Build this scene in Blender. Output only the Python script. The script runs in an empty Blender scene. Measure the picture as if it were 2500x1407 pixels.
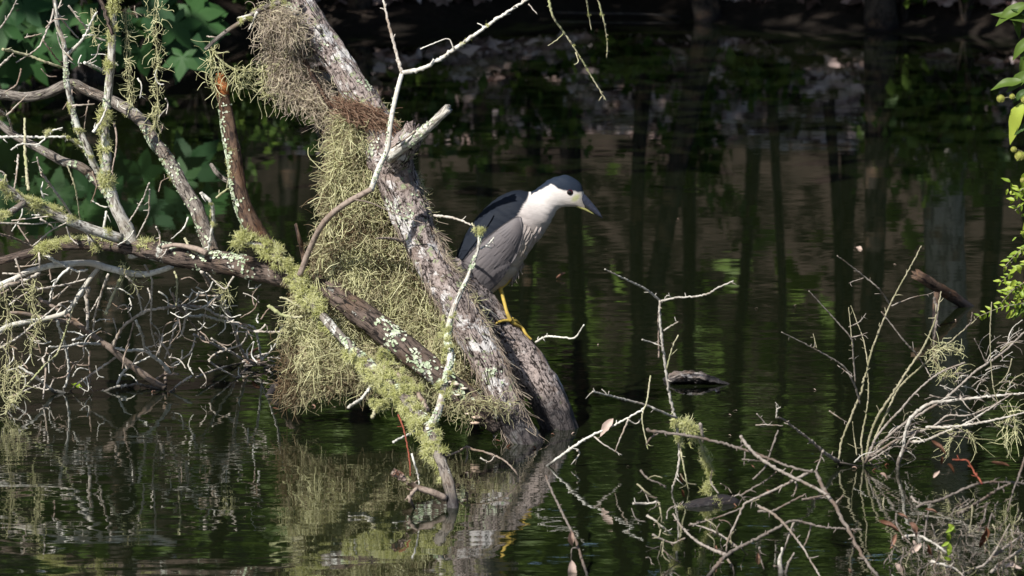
import bpy, math, random
import numpy as np
from mathutils import Vector, Matrix, noise as mnoise
from mathutils.bvhtree import BVHTree

random.seed(11)
rng = np.random.default_rng(11)
SC = bpy.context.scene
COL = SC.collection

# ------------------------------------------------------------------ camera, world, sun, exposure
FPX, CAM_H = 11034.0, 3.0                 # focal length in 2500-wide pixels, camera height
PITCH = math.atan((703.5 + 1029.0) / FPX)
cam = bpy.data.cameras.new('camera')
cam.sensor_width = 36.0
cam.lens = 36.0 * FPX / 2500.0
cam.clip_start = 0.5
cam.clip_end = 600.0
cam.dof.use_dof = True
cam.dof.focus_distance = 16.15
cam.dof.aperture_fstop = cam.lens / 1000.0 / 0.024
camo = bpy.data.objects.new('camera', cam)
camo.location = (0, 0, CAM_H)
camo.rotation_euler = (math.pi / 2 - PITCH, 0, 0)
COL.objects.link(camo)
SC.camera = camo

SUN_DIR = Vector((-0.44, -0.58, 0.68)).normalized()
world = bpy.data.worlds.new('World')
SC.world = world
world.use_nodes = True
wn = world.node_tree
wn.nodes.clear()
sky = wn.nodes.new('ShaderNodeTexSky')
sky.sky_type = 'NISHITA'
sky.sun_disc = False
sky.sun_elevation = math.asin(SUN_DIR.z)
sky.sun_rotation = math.atan2(SUN_DIR.x, SUN_DIR.y)
bg = wn.nodes.new('ShaderNodeBackground')
bg.inputs['Strength'].default_value = 0.06
wo = wn.nodes.new('ShaderNodeOutputWorld')
wn.links.new(sky.outputs[0], bg.inputs[0])
wn.links.new(bg.outputs[0], wo.inputs[0])

sl = bpy.data.lights.new('sun', 'SUN')
sl.energy = 4.6
sl.angle = math.radians(0.53)
sl.color = (1.0, 0.95, 0.87)
so = bpy.data.objects.new('sun', sl)
so.rotation_euler = (-SUN_DIR).to_track_quat('-Z', 'Y').to_euler()
so.location = (-20, -20, 40)
COL.objects.link(so)
SC.view_settings.view_transform = 'Standard'
SC.view_settings.look = 'None'
SC.view_settings.exposure = 0.58
SC.view_settings.gamma = 1.0
SC.view_settings.use_curve_mapping = False

# ------------------------------------------------------------------ camera geometry helpers
_F = np.array([0, math.cos(PITCH), -math.sin(PITCH)])
_U = np.array([0, math.sin(PITCH), math.cos(PITCH)])
_R = np.array([1.0, 0, 0])
_C = np.array([0, 0, CAM_H])


def ray(px, py):
    return _F * FPX + _R * (px - 1250.0) - _U * (py - 703.5)


def P(px, py, Y):
    d = ray(px, py)
    return _C + d * (Y / d[1])


def W(px, py, z=0.0):
    d = ray(px, py)
    return _C + d * ((z - CAM_H) / d[2])


def mpp(Y):
    return Y / FPX * 1.012


# ------------------------------------------------------------------ object helpers
def tag(o, label=None, cat=None, group=None, kind=None):
    if label:
        o['label'] = label
    if cat:
        o['category'] = cat
    if group:
        o['group'] = group
    if kind:
        o['kind'] = kind
    return o


def empty(name, loc, label, cat, group=None):
    o = bpy.data.objects.new(name, None)
    o.empty_display_size = 0.05
    o.location = Vector([float(v) for v in loc])
    COL.objects.link(o)
    return tag(o, label, cat, group)


def world_loc(o):
    v = Vector((0, 0, 0))
    while o is not None:
        v = v + o.location
        o = o.parent
    return v


class MB:
    def __init__(self):
        self.v, self.q, self.t, self.b, self.tint = [], [], [], [], []
        self.n = 0

    def add(self, v, quads=None, tris=None, bark=None, tint=None):
        v = np.asarray(v, dtype=np.float64).reshape(-1, 3)
        m = len(v)
        self.v.append(v)
        if quads is not None and len(quads):
            self.q.append(np.asarray(quads, dtype=np.int64).reshape(-1, 4) + self.n)
        if tris is not None and len(tris):
            self.t.append(np.asarray(tris, dtype=np.int64).reshape(-1, 3) + self.n)
        self.b.append(np.zeros((m, 3)) if bark is None else np.asarray(bark).reshape(-1, 3))
        if tint is None:
            tint = 0.5
        self.tint.append(np.broadcast_to(np.asarray(tint, dtype=np.float64).reshape(-1), (m,)) if np.size(tint) == 1
                         else np.asarray(tint, dtype=np.float64).reshape(-1))
        self.n += m

    def mesh(self, name, mats, origin=(0, 0, 0), smooth=True):
        me = bpy.data.meshes.new(name)
        v = np.concatenate(self.v) - np.array([float(c) for c in origin])
        q = np.concatenate(self.q) if self.q else np.zeros((0, 4), int)
        t = np.concatenate(self.t) if self.t else np.zeros((0, 3), int)
        me.vertices.add(len(v))
        me.vertices.foreach_set('co', v.astype(np.float32).ravel())
        nl = q.size + t.size
        me.loops.add(nl)
        me.loops.foreach_set('vertex_index', np.concatenate([q.ravel(), t.ravel()]).astype(np.int32))
        npoly = len(q) + len(t)
        me.polygons.add(npoly)
        st = np.concatenate([np.arange(len(q)) * 4, len(q) * 4 + np.arange(len(t)) * 3]).astype(np.int32)
        me.polygons.foreach_set('loop_start', st)
        me.polygons.foreach_set('use_smooth', np.full(npoly, smooth, dtype=bool))
        a = me.attributes.new('bark', 'FLOAT_VECTOR', 'POINT')
        a.data.foreach_set('vector', np.concatenate(self.b).astype(np.float32).ravel())
        a = me.attributes.new('tint', 'FLOAT', 'POINT')
        a.data.foreach_set('value', np.concatenate(self.tint).astype(np.float32))
        me.update(calc_edges=True)
        me.validate()
        for m in (mats if isinstance(mats, (list, tuple)) else [mats]):
            me.materials.append(m)
        return me

    def build(self, name, mats, parent=None, smooth=True, origin=None):
        if parent is not None:
            og = world_loc(parent)
        else:
            og = origin if origin is not None else (0, 0, 0)
        me = self.mesh(name, mats, og, smooth)
        o = bpy.data.objects.new(name, me)
        COL.objects.link(o)
        if parent is not None:
            o.parent = parent
        elif origin is not None:
            o.location = Vector([float(c) for c in origin])
        return o


def put(name, me, parent, loc, quat=None, scale=1.0):
    o = bpy.data.objects.new(name, me)
    COL.objects.link(o)
    if parent is not None:
        o.parent = parent
        o.location = Vector([float(c) for c in loc]) - world_loc(parent)
    else:
        o.location = Vector([float(c) for c in loc])
    if quat is not None:
        o.rotation_mode = 'QUATERNION'
        o.rotation_quaternion = quat
    o.scale = (scale, scale, scale) if np.isscalar(scale) else scale
    return o


def catmull(pts, n_or_step, is_step=True):
    """Catmull-Rom through pts (rows may carry extra columns), resampled at about even steps."""
    p = np.asarray(pts, dtype=float)
    if len(p) == 2:
        p = np.array([p[0], (p[0] + p[1]) / 2, p[1]])
    ext = np.vstack([2 * p[0] - p[1], p, 2 * p[-1] - p[-2]])
    out = []
    for i in range(len(p) - 1):
        a, b, c, d = ext[i:i + 4]
        for t in np.linspace(0, 1, 12, endpoint=False):
            out.append(0.5 * (2 * b + (c - a) * t + (2 * a - 5 * b + 4 * c - d) * t * t + (3 * b - a - 3 * c + d) * t ** 3))
    out.append(p[-1])
    out = np.array(out)
    seg = np.linalg.norm(np.diff(out[:, :3], axis=0), axis=1)
    L = np.concatenate([[0], np.cumsum(seg)])
    n = max(3, int(L[-1] / n_or_step) + 1) if is_step else n_or_step
    s = np.linspace(0, L[-1], n)
    return np.stack([np.interp(s, L, out[:, k]) for k in range(out.shape[1])], axis=1)


def frames(p):
    t = np.gradient(p, axis=0)
    t /= np.linalg.norm(t, axis=1)[:, None] + 1e-12
    ref = np.array([0, 1.0, 0]) if abs(t[0][1]) < 0.9 else np.array([1.0, 0, 0])
    n1 = np.zeros_like(t)
    v = ref - t[0] * ref.dot(t[0])
    v /= np.linalg.norm(v)
    for i in range(len(p)):
        v = v - t[i] * v.dot(t[i])
        v /= np.linalg.norm(v) + 1e-12
        n1[i] = v
    n2 = np.cross(t, n1)
    return t, n1, n2


def tube(mb, p, r, k=8, rough=0.0, rs=1.0, jag0=0.0, jag1=0.0, tint=0.5, ridge=0.0):
    """A tapered tube along p with radii r; rough adds knots and ridges; jag breaks the ends."""
    p = np.asarray(p, float)
    r = np.broadcast_to(np.asarray(r, float), (len(p),)).copy()
    N = len(p)
    t, n1, n2 = frames(p)
    a = np.arange(k) * 2 * math.pi / k
    L = np.concatenate([[0], np.cumsum(np.linalg.norm(np.diff(p, axis=0), axis=1))])
    rad = np.repeat(r[:, None], k, axis=1)
    off = rng.uniform(-50, 50, 3)
    rm = float(r.mean())
    if rough or ridge:
        for i in range(N):
            for j in range(k):
                ca, sa = math.cos(a[j]), math.sin(a[j])
                v = Vector((ca * 1.3 + off[0], sa * 1.3 + off[1], L[i] / rm * 0.45 * rs + off[2]))
                d = rough * mnoise.noise(v) + rough * 0.5 * mnoise.noise(v * 2.7)
                if ridge:
                    w = Vector((ca * 5 + off[1], sa * 5 + off[2], L[i] / rm * 0.9 + off[0]))
                    d += ridge * (abs(mnoise.noise(w)) - 0.25) + ridge * 0.5 * mnoise.noise(w * 2.3)
                rad[i, j] *= 1 + d
    V = p[:, None, :] + rad[:, :, None] * (np.cos(a)[None, :, None] * n1[:, None, :] + np.sin(a)[None, :, None] * n2[:, None, :])
    if jag0:
        V[0] -= t[0] * (rng.uniform(0, jag0, k)[:, None])
    if jag1:
        V[-1] += t[-1] * (rng.uniform(0, jag1, k)[:, None])
    bk = np.stack([np.cos(a)[None, :] * np.full((N, 1), rm), np.sin(a)[None, :] * np.full((N, 1), rm), np.repeat(L[:, None], k, 1)], axis=2) + off
    i, j = np.meshgrid(np.arange(N - 1), np.arange(k), indexing='ij')
    q = np.stack([i * k + j, i * k + (j + 1) % k, (i + 1) * k + (j + 1) % k, (i + 1) * k + j], axis=-1).reshape(-1, 4)
    c0, c1 = N * k, N * k + 1
    V = np.vstack([V.reshape(-1, 3), p[0], p[-1]])
    bk = np.vstack([bk.reshape(-1, 3), bk[0].mean(0), bk[-1].mean(0)])
    tr = [[c0, (m + 1) % k, m] for m in range(k)] + [[c1, (N - 1) * k + m, (N - 1) * k + (m + 1) % k] for m in range(k)]
    mb.add(V, q, tr, bk, tint)
    return p, t, rad.mean(1)


def strand_mesh(mb, pts, r, tint):
    """Many thin three-sided strands at once: pts (S,N,3), r (S,N)."""
    S, N, _ = pts.shape
    t = np.gradient(pts, axis=1)
    t /= np.linalg.norm(t, axis=2)[..., None] + 1e-9
    ref = rng.normal(size=(S, 1, 3))
    n1 = np.cross(t, ref)
    n1 /= np.linalg.norm(n1, axis=2)[..., None] + 1e-9
    n2 = np.cross(t, n1)
    a = np.arange(3) * 2 * math.pi / 3
    V = pts[:, :, None, :] + r[:, :, None, None] * (np.cos(a)[None, None, :, None] * n1[:, :, None, :] + np.sin(a)[None, None, :, None] * n2[:, :, None, :])
    s, i, j = np.meshgrid(np.arange(S), np.arange(N - 1), np.arange(3), indexing='ij')
    b = s * N * 3 + i * 3
    q = np.stack([b + j, b + (j + 1) % 3, b + 3 + (j + 1) % 3, b + 3 + j], axis=-1).reshape(-1, 4)
    mb.add(V.reshape(-1, 3), q, None, None, np.repeat(np.asarray(tint), N * 3))


def walk(base, d0, n, step, curl, pull, pullw, keep=0.55):
    S = len(base)
    pts = np.zeros((S, n, 3))
    pts[:, 0] = base
    d = d0 / (np.linalg.norm(d0, axis=1)[:, None] + 1e-9)
    w = rng.normal(size=(S, 3)) * curl
    for i in range(1, n):
        pts[:, i] = pts[:, i - 1] + d * np.reshape(step, (-1, 1))
        w = w * keep + rng.normal(size=(S, 3)) * curl * 0.8
        d = d + w + np.asarray(pull) * pullw
        d /= np.linalg.norm(d, axis=1)[:, None] + 1e-9
    return pts


# ------------------------------------------------------------------ materials
def mat(name):
    m = bpy.data.materials.new(name)
    m.use_nodes = True
    nt = m.node_tree
    nt.nodes.clear()
    out = nt.nodes.new('ShaderNodeOutputMaterial')
    return m, nt, out


class N:
    """small node builder"""
    def __init__(self, nt):
        self.nt = nt

    def n(self, typ, ins=None, **kw):
        nd = self.nt.nodes.new('ShaderNode' + typ)
        for k, v in kw.items():
            setattr(nd, k, v)
        for k, v in (ins or {}).items():
            if isinstance(v, bpy.types.NodeSocket):
                self.nt.links.new(v, nd.inputs[k])
            else:
                nd.inputs[k].default_value = v
        return nd

    def noise(self, vec, scale, detail=4, rough=0.55, dist=0.0):
        return self.n('TexNoise', {'Vector': vec, 'Scale': scale, 'Detail': detail, 'Roughness': rough, 'Distortion': dist}).outputs['Fac']

    def ramp(self, fac, stops):
        r = self.n('ValToRGB', {'Fac': fac})
        cr = r.color_ramp
        while len(cr.elements) > 1:
            cr.elements.remove(cr.elements[-1])
        cr.elements[0].position = stops[0][0]
        cr.elements[0].color = (*stops[0][1], 1)
        for p, c in stops[1:]:
            e = cr.elements.new(p)
            e.color = (*c, 1)
        return r.outputs['Color']

    def mask(self, fac, lo, hi):
        return self.n('MapRange', {'Value': fac, 'From Min': lo, 'From Max': hi}, clamp=True).outputs[0]

    def mix(self, f, a, b, mode='MIX'):
        m = self.n('Mix', data_type='RGBA', blend_type=mode)
        for k, v in ((0, f), (6, a), (7, b)):
            if isinstance(v, bpy.types.NodeSocket):
                self.nt.links.new(v, m.inputs[k])
            elif k == 0:
                m.inputs[0].default_value = v
            else:
                m.inputs[k].default_value = (*v, 1)
        return m.outputs[2]

    def math(self, op, a, b=0.0):
        m = self.n('Math', operation=op)
        for k, v in ((0, a), (1, b)):
            if isinstance(v, bpy.types.NodeSocket):
                self.nt.links.new(v, m.inputs[k])
            else:
                m.inputs[k].default_value = v
        return m.outputs[0]

    def vmul(self, vec, s):
        return self.n('Mapping', {'Vector': vec, 'Scale': s}).outputs[0]


def bark_mat(name, light, dark, lichen=(0.52, 0.55, 0.49), amount=0.5, fiss=70.0, brown=(0.16, 0.10, 0.065), green=(0.30, 0.34, 0.20), bump=0.6, stretch=0.3, wet=1.0):
    m, nt, out = mat(name)
    g = N(nt)
    b = g.n('Attribute', attribute_name='bark').outputs['Vector']
    v1 = g.vmul(b, (1, 1, stretch))
    f1 = g.noise(v1, fiss, 5, 0.65, 0.6)
    f2 = g.noise(b, fiss * 3.1, 4, 0.6)
    big = g.noise(b, 9.0, 4, 0.6)
    base = g.ramp(f1, [(0.40, dark), (0.455, tuple(0.45 * x + 0.55 * y for x, y in zip(light, dark))), (0.51, light), (0.75, tuple(min(1, 1.15 * x) for x in light))])
    base = g.mix(g.mask(big, 0.52, 0.72), base, brown)
    base = g.mix(g.math('MULTIPLY', g.mask(f2, 0.5, 0.7), 0.45), base, dark)
    l1 = g.noise(b, 10.5, 7, 0.72, 0.4)
    l2 = g.noise(g.n('VectorMath', {0: b, 1: (7.3, 2.1, 5.5)}, operation='ADD').outputs[0], 26.0, 6, 0.7, 0.3)
    th = 0.66 - 0.17 * amount
    m1 = g.mask(l1, th, th + 0.035)
    fl = g.mask(f2, 0.30, 0.42)
    base = g.mix(g.math('MULTIPLY', g.math('MULTIPLY', m1, fl), 0.85), base, lichen)
    m2 = g.mask(l2, th + 0.05, th + 0.09)
    base = g.mix(g.math('MULTIPLY', m2, fl), base, green)
    ck = g.noise(g.vmul(b, (1, 1, 0.13)), 34.0, 3, 0.5, 0.8)
    crack = g.mask(g.math('ABSOLUTE', g.math('SUBTRACT', ck, 0.47)), 0.022, 0.006)
    base = g.mix(g.math('MULTIPLY', crack, g.mask(l2, 0.42, 0.5)), base, tuple(.4 * x for x in dark))
    pos = g.n('NewGeometry').outputs['Position']
    z = g.n('SeparateXYZ', {0: pos}).outputs[2]
    wetz = g.math('ADD', z, g.math('MULTIPLY', g.math('SUBTRACT', big, 0.5), 0.12))
    wet = g.mask(wetz, 0.075 * wet, 0.03 * wet)
    base = g.mix(g.math('MULTIPLY', wet, 0.88), base, (0.026, 0.024, 0.027))
    rough = g.n('MapRange', {'Value': wet, 'To Min': 0.88, 'To Max': 0.5}).outputs[0]
    h = g.math('ADD', g.math('MULTIPLY', f1, 1.0), g.math('ADD', g.math('MULTIPLY', f2, 0.35), g.math('SUBTRACT', g.math('MULTIPLY', m1, 0.12), g.math('MULTIPLY', crack, 0.5))))
    bp = g.n('Bump', {'Height': h, 'Strength': bump, 'Distance': 0.006}).outputs[0]
    p = g.n('BsdfPrincipled', {'Base Color': base, 'Roughness': rough, 'Normal': bp, 'Specular IOR Level': 0.25})
    nt.links.new(p.outputs[0], out.inputs[0])
    return m


def twig_mat(name, c1, c2, c3, scale=60.0):
    m, nt, out = mat(name)
    g = N(nt)
    b = g.n('Attribute', attribute_name='bark').outputs['Vector']
    a = g.noise(b, scale, 5, 0.7)
    big = g.noise(b, 11.0, 4, 0.6)
    base = g.ramp(a, [(0.33, c2), (0.5, c1), (0.7, tuple(min(1, x * 1.2) for x in c1))])
    base = g.mix(g.mask(big, 0.5, 0.62), base, c3)
    z = g.n('SeparateXYZ', {0: g.n('NewGeometry').outputs['Position']}).outputs[2]
    base = g.mix(g.math('MULTIPLY', g.mask(z, 0.03, 0.01), 0.8), base, (0.02, 0.018, 0.017))
    bp = g.n('Bump', {'Height': a, 'Strength': 0.5, 'Distance': 0.002}).outputs[0]
    p = g.n('BsdfPrincipled', {'Base Color': base, 'Roughness': 0.75, 'Normal': bp, 'Specular IOR Level': 0.3})
    nt.links.new(p.outputs[0], out.inputs[0])
    return m


def leafy_mat(name, stops, transl=0.3, rough=0.6, rand=True, spec=0.3, noise_amt=0.15):
    """colour from the 'tint' attribute (plus a per-object random), part translucent"""
    m, nt, out = mat(name)
    g = N(nt)
    t = g.n('Attribute', attribute_name='tint').outputs['Fac']
    if rand:
        r = g.n('ObjectInfo').outputs['Random']
        t = g.math('ADD', t, g.math('MULTIPLY', g.math('SUBTRACT', r, 0.5), 0.35))
    co = g.n('TexCoord').outputs['Object']
    nz = g.noise(co, 30.0, 3)
    t = g.math('ADD', t, g.math('MULTIPLY', g.math('SUBTRACT', nz, 0.5), noise_amt * 2))
    c = g.ramp(t, stops)
    p = g.n('BsdfPrincipled', {'Base Color': c, 'Roughness': rough, 'Specular IOR Level': spec})
    if transl > 0:
        tr = g.n('BsdfTranslucent', {'Color': c})
        mx = g.n('MixShader', {0: transl, 1: p.outputs[0], 2: tr.outputs[0]})
        nt.links.new(mx.outputs[0], out.inputs[0])
    else:
        nt.links.new(p.outputs[0], out.inputs[0])
    return m


M = {}
M['trunk'] = bark_mat('trunk_bark', (0.36, 0.30, 0.28), (0.032, 0.023, 0.021), (0.70, 0.68, 0.67), 0.78, 85, (0.20, 0.15, 0.125), bump=1.1, wet=2.4, stretch=0.75)
M['prong'] = bark_mat('prong_bark', (0.40, 0.335, 0.315), (0.03, 0.024, 0.023), (0.60, 0.55, 0.53), 0.5, 85, bump=1.0, stretch=0.7, wet=2.2)
M['limb_dark'] = bark_mat('dark_limb_bark', (0.125, 0.095, 0.08), (0.016, 0.013, 0.012), (0.56, 0.57, 0.52), 0.35, 70, (0.12, 0.08, 0.055), (0.34, 0.38, 0.20))
M['limb_grey'] = bark_mat('grey_limb_bark', (0.23, 0.205, 0.18), (0.06, 0.05, 0.045), (0.66, 0.67, 0.62), 0.45, 80, (0.15, 0.11, 0.08), (0.36, 0.40, 0.22))
M['limb_pale'] = bark_mat('pale_limb_bark', (0.60, 0.58, 0.53), (0.20, 0.175, 0.15), (0.78, 0.80, 0.74), 0.7, 90, (0.30, 0.25, 0.2), (0.42, 0.46, 0.26), bump=0.35)
M['limb_brown'] = bark_mat('brown_limb_bark', (0.13, 0.085, 0.06), (0.03, 0.02, 0.018), (0.5, 0.52, 0.42), 0.15, 70, (0.10, 0.045, 0.02), (0.36, 0.40, 0.22))
M['driftwood'] = bark_mat('driftwood', (0.20, 0.17, 0.155), (0.02, 0.017, 0.016), (0.45, 0.42, 0.40), 0.5, 60, bump=1.0, wet=.35)
M['far_bark'] = bark_mat('far_bark', (0.045, 0.038, 0.033), (0.013, 0.011, 0.010), (0.07, 0.075, 0.06), 0.2, 30)
M['far_pale'] = bark_mat('far_pale_bark', (0.30, 0.28, 0.26), (0.10, 0.09, 0.085), (0.4, 0.4, 0.36), 0.3, 30)
M['twig'] = twig_mat('twig_pale', (0.50, 0.46, 0.41), (0.22, 0.18, 0.15), (0.30, 0.24, 0.19))
M['twig_white'] = twig_mat('twig_white', (0.66, 0.65, 0.60), (0.34, 0.31, 0.27), (0.50, 0.47, 0.41))
M['twig_brown'] = twig_mat('twig_brown', (0.30, 0.24, 0.20), (0.12, 0.09, 0.075), (0.20, 0.14, 0.10))
M['twig_dim'] = twig_mat('twig_grey', (0.29, 0.255, 0.225), (0.10, 0.08, 0.065), (0.18, 0.14, 0.11))
M['twig_dim2'] = twig_mat('twig_light_grey', (0.47, 0.445, 0.40), (0.20, 0.175, 0.15), (0.32, 0.28, 0.235))
M['twig_dark'] = twig_mat('twig_dark', (0.175, 0.15, 0.132), (0.07, 0.055, 0.046), (0.13, 0.095, 0.075))
M['twig_green2'] = twig_mat('twig_olive', (0.30, 0.275, 0.185), (0.11, 0.095, 0.065), (0.20, 0.19, 0.11))
M['twig_green'] = twig_mat('twig_greenish', (0.44, 0.42, 0.28), (0.18, 0.15, 0.10), (0.34, 0.36, 0.18))
M['twig_red'] = twig_mat('twig_red', (0.26, 0.07, 0.04), (0.14, 0.04, 0.03), (0.2, 0.06, 0.04))
M['heart'] = twig_mat('broken_wood', (0.30, 0.11, 0.035), (0.10, 0.03, 0.012), (0.18, 0.06, 0.02), 120)
M['moss'] = leafy_mat('spanish_moss', [(0.0, (0.19, 0.135, 0.08)), (0.25, (0.38, 0.325, 0.21)), (0.5, (0.52, 0.495, 0.30)), (0.8, (0.66, 0.66, 0.37)), (1.0, (0.84, 0.83, 0.54))], 0.28, 0.8, False, 0.15, 0.05)
M['moss_pink'] = leafy_mat('dry_moss', [(0.0, (0.27, 0.20, 0.16)), (0.4, (0.48, 0.40, 0.33)), (0.8, (0.66, 0.58, 0.45)), (1.0, (0.80, 0.75, 0.52))], 0.25, 0.8, False, 0.15, 0.05)
M['needles'] = leafy_mat('pine_needles', [(0.0, (0.11, 0.055, 0.035)), (0.5, (0.25, 0.15, 0.10)), (1.0, (0.42, 0.30, 0.21))], 0.1, 0.7, False, 0.3, 0.05)
M['usnea'] = leafy_mat('beard_lichen', [(0.0, (0.42, 0.45, 0.15)), (0.5, (0.66, 0.67, 0.30)), (1.0, (0.82, 0.82, 0.52))], 0.3, 0.8, True, 0.15)
M['crust'] = leafy_mat('leaf_lichen', [(0.0, (0.28, 0.36, 0.22)), (0.5, (0.45, 0.51, 0.37)), (1.0, (0.62, 0.65, 0.54))], 0.0, 0.8, False, 0.2)
M['sweetgum'] = leafy_mat('sweetgum_leaf', [(0.0, (0.014, 0.048, 0.02)), (0.5, (0.026, 0.078, 0.027)), (1.0, (0.05, 0.12, 0.032))], 0.25, 0.55, True, 0.2)
M['crown'] = leafy_mat('tree_leaf', [(0.0, (0.045, 0.085, 0.018)), (0.5, (0.085, 0.14, 0.028)), (1.0, (0.12, 0.19, 0.035))], 0.3, 0.55, False, 0.3)
M['shrub'] = leafy_mat('shrub_leaf', [(0.0, (0.03, 0.07, 0.015)), (0.5, (0.06, 0.12, 0.02)), (1.0, (0.12, 0.19, 0.03))], 0.35, 0.5, False, 0.35)
M['bright'] = leafy_mat('bright_leaf', [(0.0, (0.16, 0.27, 0.03)), (0.5, (0.30, 0.42, 0.045)), (1.0, (0.46, 0.54, 0.09))], 0.4, 0.45, True, 0.4)
M['ball'] = leafy_mat('flower_ball', [(0.0, (0.26, 0.30, 0.06)), (1.0, (0.48, 0.46, 0.14))], 0.0, 0.8, False, 0.2)
M['dead_leaf'] = leafy_mat('dead_leaf', [(0.0, (0.13, 0.055, 0.03)), (0.5, (0.30, 0.165, 0.115)), (1.0, (0.58, 0.46, 0.40))], 0.2, 0.55, True, 0.4, 0.3)
M['litter'] = leafy_mat('leaf_litter', [(0.0, (0.08, 0.05, 0.045)), (0.45, (0.30, 0.21, 0.19)), (0.75, (0.58, 0.45, 0.43)), (1.0, (0.74, 0.64, 0.64))], 0.0, 0.6, False, 0.4, 0.05)
M['fungus'] = leafy_mat('bracket_fungus', [(0.0, (0.55, 0.38, 0.28)), (1.0, (0.80, 0.72, 0.62))], 0.0, 0.7, True, 0.3)


def soil_mat():
    m, nt, out = mat('soil')
    g = N(nt)
    co = g.n('NewGeometry').outputs['Position']
    a = g.noise(co, 3.0, 8, 0.7)
    b = g.noise(co, 22.0, 6, 0.7)
    c = g.ramp(a, [(0.35, (0.012, 0.009, 0.007)), (0.5, (0.026, 0.019, 0.015)), (0.7, (0.05, 0.036, 0.029))])
    c = g.mix(g.mask(b, 0.5, 0.68), c, (0.075, 0.052, 0.043))
    z = g.n('SeparateXYZ', {0: co}).outputs[2]
    c = g.mix(g.math('MULTIPLY', g.mask(z, 0.14, 0.04), 0.7), c, (0.012, 0.01, 0.008))
    bp = g.n('Bump', {'Height': g.math('ADD', a, b), 'Strength': 0.8, 'Distance': 0.05}).outputs[0]
    p = g.n('BsdfPrincipled', {'Base Color': c, 'Roughness': 0.9, 'Normal': bp, 'Specular IOR Level': 0.2})
    nt.links.new(p.outputs[0], out.inputs[0])
    return m


M['soil'] = soil_mat()


def water_mat():
    m, nt, out = mat('water')
    g = N(nt)
    co = g.n('NewGeometry').outputs['Position']
    calm = g.mask(g.noise(g.vmul(co, (0.5, 1.1, 1)), 0.55, 3, 0.5), 0.38, 0.66)
    w1 = g.noise(g.vmul(co, (0.55, 1.0, 1)), 3.2, 2, 0.45)
    w2 = g.noise(g.vmul(co, (0.34, 1.0, 1)), 12.0, 2, 0.5, 0.4)
    w3 = g.noise(g.vmul(co, (0.3, 1.0, 1)), 38.0, 2, 0.5)
    h = g.math('ADD', g.math('MULTIPLY', w1, 0.0034),
               g.math('MULTIPLY', g.math('ADD', g.math('MULTIPLY', w2, 0.0011), g.math('MULTIPLY', w3, 0.00026)),
                      g.math('ADD', g.math('MULTIPLY', calm, 0.9), 0.25)))
    # the open reach behind the snag is sheltered and calmer than the near water
    yy = g.n('SeparateXYZ', {0: co}).outputs[1]
    reach = g.n('MapRange', {'Value': yy, 'From Min': 15.2, 'From Max': 19.5, 'To Min': 1.0, 'To Max': 0.17}, clamp=True).outputs[0]
    h = g.math('MULTIPLY', h, reach)
    bp = g.n('Bump', {'Height': h, 'Strength': 1.0, 'Distance': 1.0}).outputs[0]
    p = g.n('BsdfPrincipled', {'Base Color': (0.0084, 0.0122, 0.0044, 1), 'Roughness': 0.0, 'IOR': 1.333, 'Normal': bp, 'Coat Weight': 0.75, 'Coat Roughness': 0.0, 'Coat IOR': 1.333, 'Coat Normal': bp})
    nt.links.new(p.outputs[0], out.inputs[0])
    return m


M['water'] = water_mat()

# ------------------------------------------------------------------ the setting: terrain and water


def shore(x):
    """distance of the far shoreline at x"""
    s = 30.4 + 0.5 * math.sin(x * 0.9 + 1) + 0.35 * math.sin(x * 2.3)
    w = 1 / (1 + math.exp((x + 2.3) * 2.6))
    s = s * (1 - w) + (26.3 + 0.3 * math.sin(x * 1.7)) * w
    w2 = 1 / (1 + math.exp(-(x - 3.6) * 2.6))
    return s * (1 - w2) + (28.6 + 0.3 * math.sin(x * 1.3)) * w2


def ground_z(x, y):
    s = shore(x)
    d = y - s
    if d > 0:
        z = 0.27 * d if d < 4.5 else 1.215 + (d - 4.5) * 0.12
        z = min(z, 1.2 + 0.16 * (d - 3) if d > 3 else z)
        if d > 14:
            z += 0.28 * (d - 14)
        z = min(z, 14.0)
    else:
        z = max(-0.9, 0.3 * d)
    z += 0.10 * mnoise.noise(Vector((x * 0.9, y * 0.9, 0))) * min(1, abs(d)) + 0.04 * mnoise.noise(Vector((x * 3, y * 3, 3))) * min(1, abs(d) * 2)
    if y < 6:
        z = max(z, -0.9 + (6 - y) * 0.35 if y > 0 else 1.2)
    if abs(x) > 22:
        z = max(z, min(6.0, -0.9 + (abs(x) - 22) * 0.3))
    return z


def build_terrain():
    xs = np.unique(np.concatenate([np.linspace(-220, -12, 30), np.linspace(-12, 12, 97), np.linspace(12, 220, 30)]))
    ys = np.unique(np.concatenate([np.linspace(-120, 24, 40), np.linspace(24, 44, 81), np.linspace(44, 260, 40)]))
    V = np.array([[x, y, ground_z(x, y)] for y in ys for x in xs])
    nx, ny = len(xs), len(ys)
    i, j = np.meshgrid(np.arange(ny - 1), np.arange(nx - 1), indexing='ij')
    q = np.stack([i * nx + j, i * nx + j + 1, (i + 1) * nx + j + 1, (i + 1) * nx + j], axis=-1)
    mb = MB()
    mb.add(V, q)
    tag(mb.build('terrain', M['soil']), 'dark muddy pond bed and shaded leaf strewn far bank', 'ground', kind='structure')
    mb = MB()
    xs = np.linspace(-40, 40, 21)
    ys = np.linspace(-2, 36, 20)
    V = np.array([[x, y, 0.0] for y in ys for x in xs])
    nx, ny = len(xs), len(ys)
    i, j = np.meshgrid(np.arange(ny - 1), np.arange(nx - 1), indexing='ij')
    mb.add(V, np.stack([i * nx + j, i * nx + j + 1, (i + 1) * nx + j + 1, (i + 1) * nx + j], axis=-1))
    tag(mb.build('water', M['water']), 'dark green swamp water with soft ripples and reflections', 'water', kind='structure')


build_terrain()

# ------------------------------------------------------------------ leaves, crowns


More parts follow.
